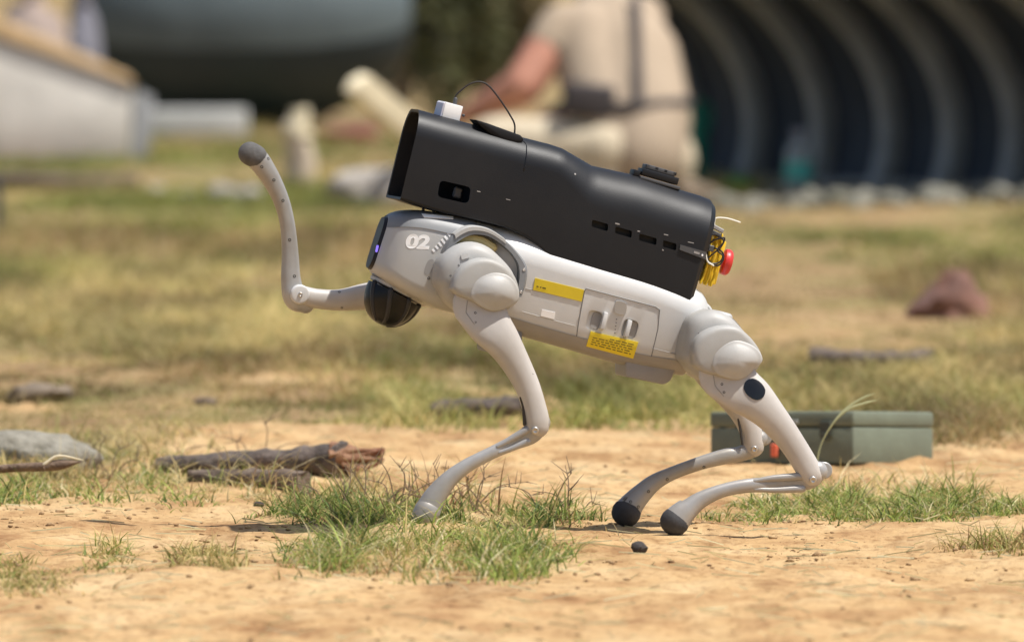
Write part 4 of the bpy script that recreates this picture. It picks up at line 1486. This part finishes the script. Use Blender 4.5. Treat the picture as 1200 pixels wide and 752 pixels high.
def rear_leg():
    h = dome_cap('hip_motor', [(801, 421), (804, 398), (812, 374), (830, 364.5), (845, 365), (859, 372), (870, 383), (882, 397), (893, 412), (895, 425), (880, 445), (850, 452), (820, 443)], -0.062, -0.127, 0.003, M['hip'], ROBOT, 0.022, 4, 2.0)
    dome_cap('motor_ring', [(814, 428), (812, 412), (818, 396), (831, 386), (848, 381.5), (864, 383), (876, 391), (886, 402), (893, 414), (894.5, 424), (884, 433.5), (874, 442), (863, 445.5), (850, 443.5), (838, 440), (824, 436)], -0.08, -0.1500, 0.003, M['hip'], h, 0.009, 4, 2.0)
    dome_cap('motor_cap', [(833.5, 428), (837.5, 414.5), (848, 404), (861.5, 398.5), (876, 401.5), (887, 408), (893, 416), (893, 425), (884, 433), (874, 442), (863, 445), (850, 442.5), (839, 437.5)], -0.13, -0.1535, 0.010, M['cap'], h, 0.004, 4, 2.0)
    bv = bvh_of(h)
    for (a, b) in ((819, 391),): screw(a, b, bv, 0.0016, M['screw_dark'], h, ring=True)
    # bracket plate between torso and hip
    P = [L(a, b, 0) for a, b in ((807, 366), (832, 362), (846, 366), (838, 430), (818, 442), (799, 424), (803, 392))]
    pb = bevel_obj('hip_bracket', prism_geo([Vector((p.x, -.088, p.z)) for p in P], Vector((0, .17, 0))), M['shell'], ROBOT, 0.005, 3)
    bvp = bvh_of(pb)
    seam('bracket_joint', [(809, 372), (806, 397), (802, 419)], bvp, M['mid_grey'], pb, 0.0012)
    seam('bracket_joint', [(813, 386), (822, 380), (831, 379)], bvp, M['mid_grey'], pb, 0.0009)
    t = limb('thigh', [(848, 438, 30, .08), (868, 456, 27.5, .34), (884, 468, 24.2, .60), (903, 487, 19, .78), (921, 509, 16), (936, 531, 14.8), (948, 551, 14.6), (951, 556, 14.2)], WN, M['thigh'], ROBOT, 0.80)
    bt = bvh_of(t)
    seam('shell_joint', [(836, 440), (838, 452), (848, 464)], bt, M['belly'], t, 0.0007)
    for (a, b) in ((846, 450), (848.5, 459.5)): screw(a, b, bt, 0.0020, M['screw_dark'], t, ring=True)
    screw(921.5, 475.5, bt, 0.0011, M['screw_dark'], t, ring=True)
    # black oval cover
    c = Vector((884, 456)); u = Vector((10.5, 11.0)); v = Vector((9.2, -9.0))
    q = [c - u * .72 + v * .80, c + u * .90 + v * .80, c + u * .90 - v * .80, c - u * .72 - v * .80]
    q = [c + Vector((-3.0, -17.0)), c + Vector((17.0, 1.5)), c + Vector((3.0, 17.0)), c + Vector((-17.0, -1.5))]
    decal('oval_cover', q, bt, M['gloss_black'], t, 0.0002, 0.0008, 14, 14, 0.9)
    knee_bolt(952.5, 562, t)
    cc = limb('calf', [(958, 552, 12), (948, 561, 12, .6), (930, 565, 10, .32), (903, 567.5, 9, .5), (875, 569, 8.3, .75), (847, 574.5, 8), (822, 585, 9.8), (806, 597, 12.4), (798, 604, 14.4)], WN, M['calf'], ROBOT, 0.75)
    limb('calf_ridge', [(884, 563.5, 2.5), (905, 560.5, 4), (938, 558, 5)], WN - .004, M['calf'], cc, 0.9)
    limb('calf_ridge', [(884, 573, 2.5), (908, 574.0, 3.4), (940, 572.5, 4.5)], WN - .004, M['calf'], cc, 0.9)
    disc('knee_lug', 966, 551, 10, WN + 0.012, WN + 0.002, M['calf'], cc, 0.0, 1.0, 0, 24, 0.15)
    screw(966, 551, bvh_of(bpy.data.objects[[x.name for x in cc.children if x.name.startswith('knee_lug')][0]]), 0.0022, M['screw_dark'], cc, ring=True)
    limb('ankle_sleeve', [(806, 595.5, 13.2), (799, 602, 15.0), (792.5, 609, 16.6)], WN, M['calf'], cc, 0.86, k=3, caps=(False, True), capsq=0.3)
    limb('foot', [(791.2, 610.2, 17.2), (789.6, 612.4, 17)], WN, M['rubber'], cc, 0.88, k=3, capsq=0.86)


rear_leg()


def far_rear_leg():
    hip_inner(826, 404, 42, 0.062, 0.11)
    t = limb('thigh', [(832, 420, 30), (842, 442, 24), (856, 464, 17), (869, 483, 14.2), (879, 503, 13.2), (882.5, 517, 13), (883, 523, 12.6)], WF, M['thigh'], ROBOT, 0.8)
    bt = bvh_of(t)
    knee_bolt(884, 526, t, 0.005)
    P = [L(a, b, WF - 0.010) for a, b in ((864, 484), (867, 500), (870, 520))]
    mesh_obj('slot', *tube_geo([(p, 0.0020) for p in P], 7, 4), M['screw_dark'], t)
    c = limb('calf', [(890, 514, 10), (881, 526, 10), (866, 532, 9), (850, 534.5, 9.3), (822, 542, 8.2), (790, 553.5, 8), (767, 565, 10), (750, 580, 12.6), (741, 590, 14.6), (736, 597, 16.4)], WF, M['calf'], ROBOT, 0.75)
    disc('knee_lug', 895, 512, 10.5, WF + 0.012, WF + 0.002, M['calf'], c, 0.0, 1.0, 0, 24, 0.15)
    bc = bvh_of(c)
    for (a, b) in ((825, 547), (782, 561.5), (760, 575.5), (748, 593.5), (739, 587.5)): screw(a, b, bc, 0.0024, M['screw_dark'], c, ring=True)
    # dark wear pad along the shin
    limb('shin_pad', [(748, 574.5, 3.2), (737, 585, 7.5), (729, 595, 8.5)], WF, M['rubber_grey'], c, 1.2, k=4)
    limb('foot', [(734.2, 599.5, 17.4), (733, 602, 17.2)], WF, M['rubber'], c, 0.9, k=3, capsq=0.86)


far_rear_leg()


def far_front_leg():
    hip_inner(538, 322, 42, 0.066, 0.112)
    t = limb('thigh', [(525, 328, 28), (490, 338, 22), (455, 345, 18), (428, 347.5, 15.8), (398, 351.5, 12.6), (372, 350, 11.6), (354, 346, 11.3)], WF, M['thigh'], ROBOT, 0.8)
    bt = bvh_of(t)
    for (a, b) in ((397.6, 342), (400.7, 360.5)): screw(a, b, bt, 0.0020, M['screw_dark'], t, ring=True)
    knee = disc('knee_cap', 352, 345, 11.6, WF - 0.004, WF - 0.013, M['shell_white'], t, 0.05, 1.0, 0, 26, 0.25)
    screw(352, 345, bvh_of(knee), 0.0036, M['steel'], t, 'bolt')
    c = limb('calf', [(358, 357, 10.5), (346, 349, 14), (341, 328, 11.8), (340, 297, 10.0), (337, 264, 9.0), (330, 236, 9.6), (319, 212, 11), (309, 196, 12.4), (303, 188, 13.2)], WF + 0.006, M['calf'], ROBOT, 0.8)
    bc = bvh_of(c)
    for (a, b) in ((314.4, 186), (306.8, 195.6), (321, 211), (331.6, 235), (339.5, 281), (345, 323.5)): screw(a, b, bc, 0.0024, M['screw_dark'], c, ring=True)
    limb('foot', [(299.5, 183.5, 13.8), (293, 180, 14)], WF + 0.006, M['rubber_grey'], c, 0.95, k=3)


far_front_leg()


# ------------------------------------------------------------------ background: ribbed shelter
def shelter():
    m_s = mat('shelter_skin', (0.045, 0.055, 0.072), 0.7, 0, 0.3, 3, 0.1, 20)
    m_r = mat('shelter_rib', (0.40, 0.40, 0.385), 0.6, 0.1, 0.25, 6, 0.1, 20)
    p0 = ground(1190, 226); p1 = ground(835, 213)
    a = (p1 - p0); a.z = 0
    step = a.length / 4.0 / 1.0
    a.normalize()
    ac = Vector((-a.y, a.x, 0))                       # across, to the right and away
    if ac.x < 0: ac = -ac
    t = empty('ribbed_shelter', (p0.x, p0.y, 0))
    tag(t, 'dark vaulted shelter with curved grey ribs standing behind the crouching person', 'shelter')
    A_, B_, z0 = 1.55, 0.80, 0.20

    def arc(k, n=30):
        out = []
        for i in range(n + 1):
            ph = R(-16) + (R(64) - R(-16)) * i / n
            c, s = math.cos(ph), math.sin(ph)
            out.append((A_ * (c - 1), z0 + (B_ * s)))
        return out
    # skin
    pr = arc(0)
    rings = []
    for k in (-3.4, 4.35):
        rings.append([a * (k * step) + ac * (u + 0.02) + Vector((0, 0, z)) for u, z in pr])
    inn = rings; outr = [[p + ac * 0.04 + Vector((0, 0, 0.04)) for p in r] for r in rings]
    v1, f1 = loft_rings(inn, False, False, False); v2, f2 = loft_rings(outr, False, False, False)
    mesh_obj('skin', *join_geo([(v1, f1), (v2, f2)]), m_s, t, True, 60)
    ks = [-3, -2.0, -1.0, -0.07, 0.74, 1.55, 2.45, 3.35, 4.25]
    for k in ks:
        base = a * (k * step)
        pts = [(base + ac * (u - 0.015) + Vector((0, 0, z)), 0.045) for u, z in pr[::2]]
        mesh_obj('rib', *tube_geo(pts, 8, 2, ref=a, lat=0.9, flatcap=True, expo=3.5), m_r, t, True, 50)
    c0 = a * (-3.4 * step); c1 = a * (4.35 * step)
    mesh_obj('sill', *box_geo((c0 + c1) / 2 + Vector((0, 0, 0.012)) + ac * -0.03, (c1 - c0).length, 0.10, 0.03, Matrix.Rotation(math.atan2(a.y, a.x), 3, 'Z')), m_r, t, False)


shelter()


def rubble():
    v, f = ico(1)
    N = 260
    px = rng.uniform(820, 1280, N); py = rng.uniform(226, 246, N)
    y = CAMH * F / (py + 80); x = (px - 600) / F * y
    r = 0.008 + 0.030 * rng.random(N) ** 2.5
    V = v[None] * (1 + rng.uniform(-0.3, 0.3, (N, len(v), 1)))
    V = V * (r[:, None, None] * rng.uniform(0.7, 1.5, (N, 1, 3)) * np.array([1.3, 1, 0.7]))
    V = V + np.stack([x, y, H(x, y) + r * 0.25], -1)[:, None]
    Fc = (f[None] + (np.arange(N) * len(v))[:, None, None]).reshape(-1, 3)
    me = bpy.data.meshes.new('rubble')
    me.from_pydata(V.reshape(-1, 3).tolist(), [], Fc.tolist()); me.update()
    tag(link_mesh('rubble', me, M['grey_stone'], None, True, 60), 'low grey rubble along the foot of the shelter', 'rubble', kind='stuff')


rubble()


def background():
    # row of pale stones along the shelter foot and left of it
    rnd = random.Random(3)
    st = [(838, 234, 'first', 0.03), (880, 243, '', .035), (930, 244, '', .04), (985, 240, '', .05), (1040, 243, '', .045), (1100, 242, '', .055), (1160, 240, '', .05), (1205, 243, '', .04)]
    names = ['grey stone right of the payload rear end in front of the shelter', 'pale stone left of the bottle foot', 'pale stone right below the bottle', 'long pale stone below the third shelter rib from the left',
             'pale stone between the third and fourth shelter ribs', 'largest pale stone before the right half of the shelter', 'pale stone near the right edge below the last rib', 'pale stone cut by the right picture edge']
    for i, (px, py, _, s) in enumerate(st):
        q = on_ground(px, py)
        rock('stone', names[i], 'stone', q, (s * rnd.uniform(1.4, 2.2), s * 0.9, s * rnd.uniform(0.40, 0.55)), M['grey_stone'], 'stones along the shelter foot', seed=20 + i, rough=0.4, rot=rnd.uniform(0, 3))
    st = [(182, 224, .04), (222, 228, .03), (262, 232, .05), (292, 236, .055)]
    names = ['leftmost pale stone in the row before the pale block', 'smallest pale stone of the row left of the raised foot', 'pale stone just left of the raised foot', 'large pale stone right behind the raised foot']
    for i, (px, py, s) in enumerate(st):
        q = on_ground(px, py)
        rock('stone', names[i], 'stone', q, (s * 1.3, s * 0.8, s * 0.62), M['stone'], 'stones left of the raised foot', seed=40 + i, rough=0.35, rot=rnd.uniform(0, 3))
    # dark log left of them
    p0 = at(-30, 216, 35.2); p1 = at(160, 219, 35.2); p0.z = p1.z = 0.02
    g = log_geo(p0, p1, .03, .022, 14, 10, 14, .3)
    tag(mesh_obj('fallen_log', g[0], g[1], M['bark'], None, True, 50), 'long brown log lying before the pale block', 'log')
    # pale boulder half lying behind the housing front
    q = on_ground(440, 240)
    rock('boulder', 'large pale boulder behind the payload opening', 'boulder', q, (0.15, 0.10, 0.075), M['stone'], seed=60, rough=0.3, rot=0.15)
    # stump
    q = on_ground(350, 216)
    t = empty('tree_stump', tuple(q))
    tag(t, 'narrow broken stump with a pale tip right of the raised foot', 'stump')
    g = log_geo(Vector((0, 0, -.03)), Vector((0.005, 0, .19)), .058, .046, 15, 14, 12, .25)
    mesh_obj('trunk', *g, mat('stump_wood', (0.60, 0.50, 0.38), 0.9, 0, .25, 14), t, True, 50)
    g = log_geo(Vector((0.005, 0, .18)), Vector((-.005, 0, .275)), .052, .034, 16, 12, 8, .3)
    mesh_obj('broken_top', *g, M['palewood'], t, True, 50)
    # slanting pale plank
    p1 = at(418, 98, 32.2); p0 = ground(585, 232); p0.z = -0.02
    d = (p1 - p0); u = d.normalized(); nn = (u.cross(Vector((0, 1, 0))).normalized() * 0.6 + Vector((0, 1, 0)) * 0.8 * (1 if u.cross(Vector((0, 1, 0))).z > 0 else -1)).normalized(); e = u.cross(nn).normalized()
    P = [p0 - nn * .08, p0 + nn * .08, p1 + nn * .06, p1 + u * .03 + nn * 0.0, p1 - nn * .065]
    tag(bevel_obj('plank', prism_geo([p - e * .02 for p in P], e * .04), M['palewood'], None, 0.004, 2), 'pale plank sticking up at a slant behind the payload front', 'plank')
    # bottle
    q = on_ground(936, 229)
    t = empty('bottle', tuple(q))
    tag(t, 'clear water bottle with teal label standing before the shelter', 'bottle')

    def lathe(name, prof, m, par, n=18):
        rings = [[Vector((r * math.cos(2 * math.pi * j / n), r * math.sin(2 * math.pi * j / n), z)) for j in range(n)] for r, z in prof]
        return mesh_obj(name, *loft_rings(rings), m, par, True, 40)
    lathe('body', [(.040, 0), (.044, .006), (.044, .05), (.041, .06), (.044, .07), (.044, .135), (.036, .160), (.018, .185), (.016, .20)], mat('clear_plastic', (0.55, 0.60, 0.60), 0.15, trans=0.6), t)
    lathe('label', [(.0452, .052), (.0455, .056), (.0455, .112), (.0452, .116)], mat('teal_label', (0.08, 0.48, 0.40), 0.5), t)
    lathe('cap', [(.020, .198), (.020, .218), (.018, .221)], mat('grey_cap', (0.28, 0.28, 0.32), 0.5), t)
    # teal jug and green can
    q = on_ground(812, 216)
    t = empty('jug', tuple(q))
    tag(t, 'teal plastic jug half hidden behind the back of the person', 'jug')
    lathe('body', [(.045, 0), (.05, .01), (.05, .20), (.04, .25), (.018, .28), (.018, .30)], mat('teal_plastic', (0.02, 0.30, 0.19), 0.45), t)
    mesh_obj('handle', *tube_geo([(Vector((.02, -.03, .28)), .008), (Vector((.055, -.03, .27)), .008), (Vector((.06, -.03, .22)), .008), (Vector((.045, -.03, .18)), .008)], 8, 5), mat('teal_dark', (0.015, 0.22, 0.14), 0.45), t)
    q = on_ground(864, 226)
    o = rock('sack', 'small bright green bag on the ground before the shelter', 'bag', q, (0.052, 0.04, 0.030), mat('green_cloth', (0.16, 0.42, 0.03), 0.8, 0, .2, 20), seed=70, rough=0.25)
    # pale block at far left
    c = ground(152, 186)
    t = empty('block', tuple(c))
    tag(t, 'large whitish block with a sloping tan top at far left', 'block')
    s = mpp(c.y)
    body = [(0, 0), (4 * s, 84 * s), (-150 * s, 138 * s), (-330 * s, 190 * s), (-330 * s, 0)]
    bevel_obj('body', prism_geo([Vector((x, 0, z)) for x, z in body], Vector((-0.05, .40, 0))), mat('block_white', (0.74, 0.70, 0.63), 0.85, 0, .2, 6, .2, 30), t, .006, 2)
    top = [(7 * s, 86 * s), (0, 98 * s), (-150 * s, 164 * s), (-330 * s, 232 * s), (-330 * s, 192 * s), (-150 * s, 140 * s)]
    bevel_obj('top_board', prism_geo([Vector((x, -.012, z)) for x, z in top], Vector((-0.05, .42, 0))), mat('block_tan', (0.72, 0.50, 0.27), 0.85, 0, .2, 10, .2, 30), t, .006, 2)
    end = [Vector((2 * s, -.002, 0)), Vector((7 * s, -.002, 82 * s)), Vector((27 * s, .12, 72 * s)), Vector((22 * s, .12, 0))]
    bevel_obj('end_panel', prism_geo(end, Vector((-0.004, .012, 0))), mat('block_grey', (0.24, 0.245, 0.25), 0.8, 0, .15, 10), t, .001, 1)
    # dark rounded hull
    Yh = 45.0; s = mpp(Yh)
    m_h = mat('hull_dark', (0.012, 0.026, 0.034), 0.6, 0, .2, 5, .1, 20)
    m_sheen = mat('hull_sheen', (0.095, 0.12, 0.125), 0.55, 0, .2, 5, .1, 20)  # sheen on the upper side painted as a paler colour
    c = at(282, 150, Yh); c.z = 0
    t = empty('hull', tuple(c))
    tag(t, 'large dark blue grey rounded hull at upper left, sheen painted paler on its upper side', 'hull')
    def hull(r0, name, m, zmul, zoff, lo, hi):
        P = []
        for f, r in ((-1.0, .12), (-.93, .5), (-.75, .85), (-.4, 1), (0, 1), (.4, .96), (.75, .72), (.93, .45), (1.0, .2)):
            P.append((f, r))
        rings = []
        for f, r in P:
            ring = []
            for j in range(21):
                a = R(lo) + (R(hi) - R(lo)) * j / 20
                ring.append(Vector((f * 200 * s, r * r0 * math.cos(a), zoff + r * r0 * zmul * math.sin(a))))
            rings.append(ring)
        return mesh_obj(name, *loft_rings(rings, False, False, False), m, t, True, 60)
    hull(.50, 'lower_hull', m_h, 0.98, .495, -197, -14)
    hull(.505, 'upper_hull', m_sheen, 0.98, .50, -16, 196)
    # pale low slab and red tarp
    c = ground(225, 162)
    o = bevel_obj('slab', box_geo(Vector((c.x, c.y + .1, .055)), .46, .25, .13), mat('pale_slab', (0.50, 0.50, 0.47), 0.85, 0, .2, 6), None, .01, 2)
    tag(o, 'low pale grey slab lying before the dark hull', 'slab')
    c = ground(410, 166)
    rock('tarpaulin', 'dull red crumpled cloth lying right of the stump', 'cloth', Vector((c.x, c.y, 0)), (.13, .08, .035), mat('dull_red', (0.22, 0.06, 0.05), 0.9, 0, .3, 10), seed=75, rough=.3)
    # sacks on and behind the block
    c = at(38, 60, 40.4); c.z = 0
    t = empty('sack', tuple(c))
    tag(t, 'beige sack standing upright behind the pale block', 'sack')
    rock('bulk', None, None, (0, 0, 0.0), (.16, .12, .30), mat('beige_sack', (0.42, 0.33, 0.28), .9, 0, .25, 8, .3, 20), seed=80, rough=.25, parent=t, sink=0.02)
    mesh_obj('tied_neck', *tube_geo([(Vector((0, 0, .55)), .07), (Vector((.0, 0, .61)), .035), (Vector((0, 0, .67)), .06)], 12, 5), mat('sack_neck', (0.36, 0.28, 0.24), .9), t)
    c = at(98, 60, 41.2); c.z = 0
    t = empty('sack', tuple(c))
    tag(t, 'grey lilac sack standing between the beige sack and the dark hull', 'sack')
    rock('bulk', None, None, (0, 0, 0.0), (.075, .08, .29), mat('lilac_sack', (0.24, 0.235, 0.27), .85, 0, .3, 8, .3, 20), seed=83, rough=.2, parent=t, sink=0.02)
    mesh_obj('tied_neck', *tube_geo([(Vector((0, 0, .53)), .045), (Vector((.0, 0, .58)), .025), (Vector((0, 0, .62)), .04)], 12, 5), mat('sack_neck_grey', (0.2, 0.19, 0.22), .9), t)


background()


# ------------------------------------------------------------------ bushes and far tree line
def leaves(n, cx, cy, rx, ry, rz, z0, col, size, seed):
    r = np.random.default_rng(seed)
    d = r.normal(size=(n, 3)); d /= np.linalg.norm(d, axis=1)[:, None]
    rad = r.uniform(0.35, 1, n) ** 0.5
    bump = 0.7 + 0.6 * vnoise(d[:, 0] * 2.5 + seed, d[:, 2] * 2.5 + d[:, 1] * 2, seed)
    p = d * (rad * bump)[:, None] * np.array([rx, ry, rz])
    p += np.array([cx, cy, z0 + rz])
    p[:, 2] = np.maximum(p[:, 2], 0.03)
    a = r.normal(size=(n, 3)); a /= np.linalg.norm(a, axis=1)[:, None]
    b = np.cross(a, r.normal(size=(n, 3))); b /= np.linalg.norm(b, axis=1)[:, None]
    s = r.uniform(0.6, 1.3, n)[:, None] * size
    V = np.stack([p - a * s, p + b * s * 0.45, p + a * s, p - b * s * 0.45], 1).reshape(-1, 3)
    c = np.array(col)[None] * r.uniform(0.55, 1.5, n)[:, None]
    return V, np.repeat(c, 4, 0)


def leaf_mesh(name, V, C, parent):
    me = bpy.data.meshes.new(name)
    n = len(V) // 4
    me.vertices.add(len(V)); me.vertices.foreach_set('co', V.ravel())
    me.loops.add(n * 4); me.loops.foreach_set('vertex_index', np.arange(n * 4))
    me.polygons.add(n); me.polygons.foreach_set('loop_start', np.arange(n) * 4)
    me.update(calc_edges=True)
    A = me.attributes.new('tint', 'FLOAT_COLOR', 'POINT')
    A.data.foreach_set('color', np.concatenate([C, np.ones((len(C), 1))], 1).astype(np.float32).ravel())
    return link_mesh(name, me, M['grass'], parent, False)


def bushes():
    specs = [(470, 48, .28, .2, .55, (0.15, 0.165, 0.145), 'grey green bush at the right end of the dark hull'), (530, 47, .26, .2, .52, (0.13, 0.135, 0.06), 'olive green bush left of the crouching person'),
             (585, 49, .25, .2, .60, (0.13, 0.105, 0.05), 'brown green bush just left of the person shoulder'), (420, 52, .35, .25, .85, (0.11, 0.12, 0.075), 'tall green bush behind the middle of the dark hull')]
    for i, (px, Y, rx, ry, rz, col, lab) in enumerate(specs):
        x = (px - 600) / F * Y
        t = empty('bush', (x, Y, 0))
        tag(t, lab, 'bush', 'bushes behind the field')
        V, C = leaves(2300, 0, 0, rx, ry, rz, 0.05, col, 0.035, 300 + i)
        leaf_mesh('foliage', V, C, t)
        rnd = random.Random(i)
        g = []
        for k in range(6):
            a = rnd.uniform(0, 6.28); q = Vector((math.cos(a) * rx * .6, math.sin(a) * ry * .6, rz * rnd.uniform(.9, 1.5)))
            g.append(tube_geo([(Vector((0, 0, -.02)), .02), (q * .5 + Vector((0, 0, .05)), .013), (q, .005)], 6, 3))
        mesh_obj('stem', *join_geo(g), M['bark'], t)
    # far tree line: reads as one mass
    Vs = []; Cs = []
    r = np.random.default_rng(5)
    for k in range(46):
        x = -60 + k * 2.7 + r.uniform(-1, 1); Y = 150 + r.uniform(-12, 12); hgt = r.uniform(2.5, 5.0)
        V, C = leaves(700, x, Y, 2.2, 2.0, hgt, 0.2, (0.05 + r.uniform(0, .03), 0.075 + r.uniform(0, .03), 0.025), 0.30, 900 + k)
        Vs.append(V); Cs.append(C)
    o = leaf_mesh('treeline', np.concatenate(Vs), np.concatenate(Cs), None)
    tag(o, 'far green tree line closing the field', 'trees', kind='stuff')


bushes()


# ------------------------------------------------------------------ the crouching person
def capsule(a, b, ra, rb, n=14):
    return tube_geo([(a, ra), (b, rb)], n, 3)


def remesh_obj(name, geos, m, parent, voxel=0.012, smooth=6):
    o = mesh_obj(name, *join_geo(geos), m, None, True, 180)
    md = o.modifiers.new('r', 'REMESH'); md.mode = 'VOXEL'; md.voxel_size = voxel
    sm = o.modifiers.new('s', 'SMOOTH'); sm.factor = 0.5; sm.iterations = smooth
    bpy.context.view_layer.update()
    me = apply_mods(o)
    me.materials.clear(); me.materials.append(m)
    o.parent = parent
    return o


def person():
    YP = 33.0
    base = ground(730, 238); base.z = 0
    t = empty('person', tuple(base))
    tag(t, 'person in a tan shirt with dark straps kneeling, seen from behind', 'person')
    o0 = -t.location

    def W(px, py, dy=0.0): return at(px, py, base.y + dy) + o0
    skin = mat('skin', (0.50, 0.225, 0.145), 0.55, 0, .15, 10)
    cloth = mat('tan_shirt', (0.40, 0.31, 0.22), 0.9, 0, .12, 8, .3, 40)
    trou = mat('sand_trousers', (0.58, 0.49, 0.35), 0.9, 0, .12, 8, .3, 40)
    dark = mat('dark_strap', (0.06, 0.05, 0.05), 0.8, 0, .2, 20)
    boot = mat('boot_leather', (0.20, 0.15, 0.10), 0.8, 0, .2, 20)
    hair = mat('dark_hair', (0.03, 0.022, 0.016), 0.7, 0, .2, 40)
    pel = W(742, 182); waist = W(738, 125, .08); chest = W(722, 55, .25)
    shL = W(658, 32, .24); shR = W(752, 22, .34)
    neck = W(690, -14, .40); head = W(668, -55, .52)
    elL = W(612, 102, .14); wrL = W(556, 130, .22)
    elR = W(752, 112, .36); wrR = W(660, 130, .46)
    hipL = W(712, 178, -.02); hipR = W(775, 186, .06)
    knL = W(578, 165, .05); anL = W(715, 222, -.08)
    knR = W(690, 190, .42); anR = W(795, 222, .05)
    hdL = W(536, 138, .26); hdR = W(640, 138, .47)
    # body: one continuous figure
    geos = [capsule(pel, waist, .11, .10), capsule(waist, chest, .10, .10), capsule(chest, neck, .07, .05), capsule(shL, shR, .055, .055), capsule(neck, head, .052, .06),
            tube_geo([(head + Vector((0, 0, -.05)), .062), (head + Vector((-.01, .02, .0)), .082), (head + Vector((0, 0, .05)), .080), (head + Vector((0, 0, .085)), .05)], 16, 4),
            capsule(head + Vector((-.055, .065, -.005)), head + Vector((-.075, .085, -.022)), .014, .013),   # nose
            capsule(head + Vector((-.04, .05, -.055)), head + Vector((-.05, .06, -.060)), .022, .020),       # chin and mouth
            capsule(head + Vector((-.055, -.05, 0)), head + Vector((-.058, -.055, .02)), .014, .012),
            capsule(head + Vector((.055, .05, 0)), head + Vector((.058, .055, .02)), .014, .012)]
    for (s, e, w, h, sg) in ((shL, elL, wrL, hdL, 1), (shR, elR, wrR, hdR, -1)):
        geos += [capsule(s, e, .074, .066), capsule(e, w, .066, .036), tube_geo([(w, .026), (w.lerp(h, .6), .034), (h, .032)], 12, 3, lat=.6)]
        d = (h - w).normalized(); side = d.cross(Vector((0, 0, 1))).normalized()
        for k in range(4):
            b = h + side * (.024 - .016 * k); ln = (.060, .068, .064, .050)[k]
            m1 = b + d * ln * .5 + Vector((0, 0, -.006)); e2 = b + d * ln * .85 + Vector((0, 0, -.028))
            geos.append(tube_geo([(b, .010), (m1, .009), (e2, .0075)], 8, 3))
        tb = w.lerp(h, .45) + side * .03 * sg
        geos.append(tube_geo([(tb, .012), (tb + d * .03 + side * .022 * sg, .010), (tb + d * .055 + side * .020 * sg + Vector((0, 0, -.014)), .009)], 8, 3))
    for (hp, kn, an) in ((hipL, knL, anL), (hipR, knR, anR)):
        geos += [capsule(hp, kn, .085, .06), capsule(kn, an, .055, .040), capsule(an, an + (an - kn).normalized() * .08 + Vector((0, 0, -.01)), .040, .03)]
    body = remesh_obj('body', geos, skin, t, 0.009, 4)
    # shirt
    g = [capsule(W(752, 182), W(757, 135, .08), .145, .150), capsule(W(757, 135, .08), W(738, 70, .25), .150, .165), capsule(W(715, 150, .02), W(700, 100, .14), .115, .125), capsule(W(700, 100, .14), W(690, 45, .26), .125, .125),
         capsule(W(738, 70, .25), W(708, 8, .35), .165, .10), capsule(shL, shR, .078, .080), capsule(shL, shL.lerp(elL, .30), .080, .078), capsule(shR, shR.lerp(elR, .40), .080, .070)]
    remesh_obj('shirt', g, cloth, t, 0.014, 6)
    g = []
    for (hp, kn, an) in ((hipL, knL, anL), (hipR, knR, anR)):
        g += [capsule(hp, kn, .105, .082), capsule(kn, an, .078, .058)]
    g += [capsule(hipL, hipR, .115, .115)]
    remesh_obj('trousers', g, trou, t, 0.014, 6)
    for (kn, an) in ((knL, anL), (knR, anR)):
        d = (an - kn).normalized()
        remesh_obj('boot', [capsule(an - d * .05, an + d * .02, .062, .058), capsule(an + d * .01, an + d * .09 + Vector((0, 0, -.015)), .055, .042), capsule(an + d * .02, an + Vector((.02, .02, .0)) + d * .14, .045, .035)], boot, t, .010, 4)
    # hair cap
    remesh_obj('hair', [tube_geo([(head + Vector((.012, -.018, -.03)), .070), (head + Vector((.008, -.012, .04)), .088), (head + Vector((.0, -.005, .085)), .062)], 16, 4)], hair, t, .010, 4)
    # belt, strap, dark box at the waist
    def ringpts(c, rx, ry, n=20): return [c + Vector((rx * math.cos(2 * math.pi * i / n), ry * math.sin(2 * math.pi * i / n), 0.012 * math.cos(2 * math.pi * i / n))) for i in range(n + 1)]
    mesh_obj('belt', *tube_geo([(p, .011) for p in ringpts(W(730, 124, .09), .222, .172)], 8, 2, ref=Vector((0, 0, 1)), lat=1.6), dark, t)
    P = [W(744, -8, .22), W(747, 20, .125), W(748, 55, .05), W(749, 90, -.03), W(750, 122, -.085)]
    mesh_obj('strap', *tube_geo([(p, .013) for p in P], 8, 4, lat=.5), dark, t)
    bevel_obj('dark_box', box_geo(W(690, 118, -.06), .17, .06, .11, Matrix.Rotation(R(6), 3, 'Y')), dark, t, .015, 3)


person()
print('objects', len(bpy.data.objects), 'tris', sum(len(m.loops) for m in bpy.data.meshes) // 3)
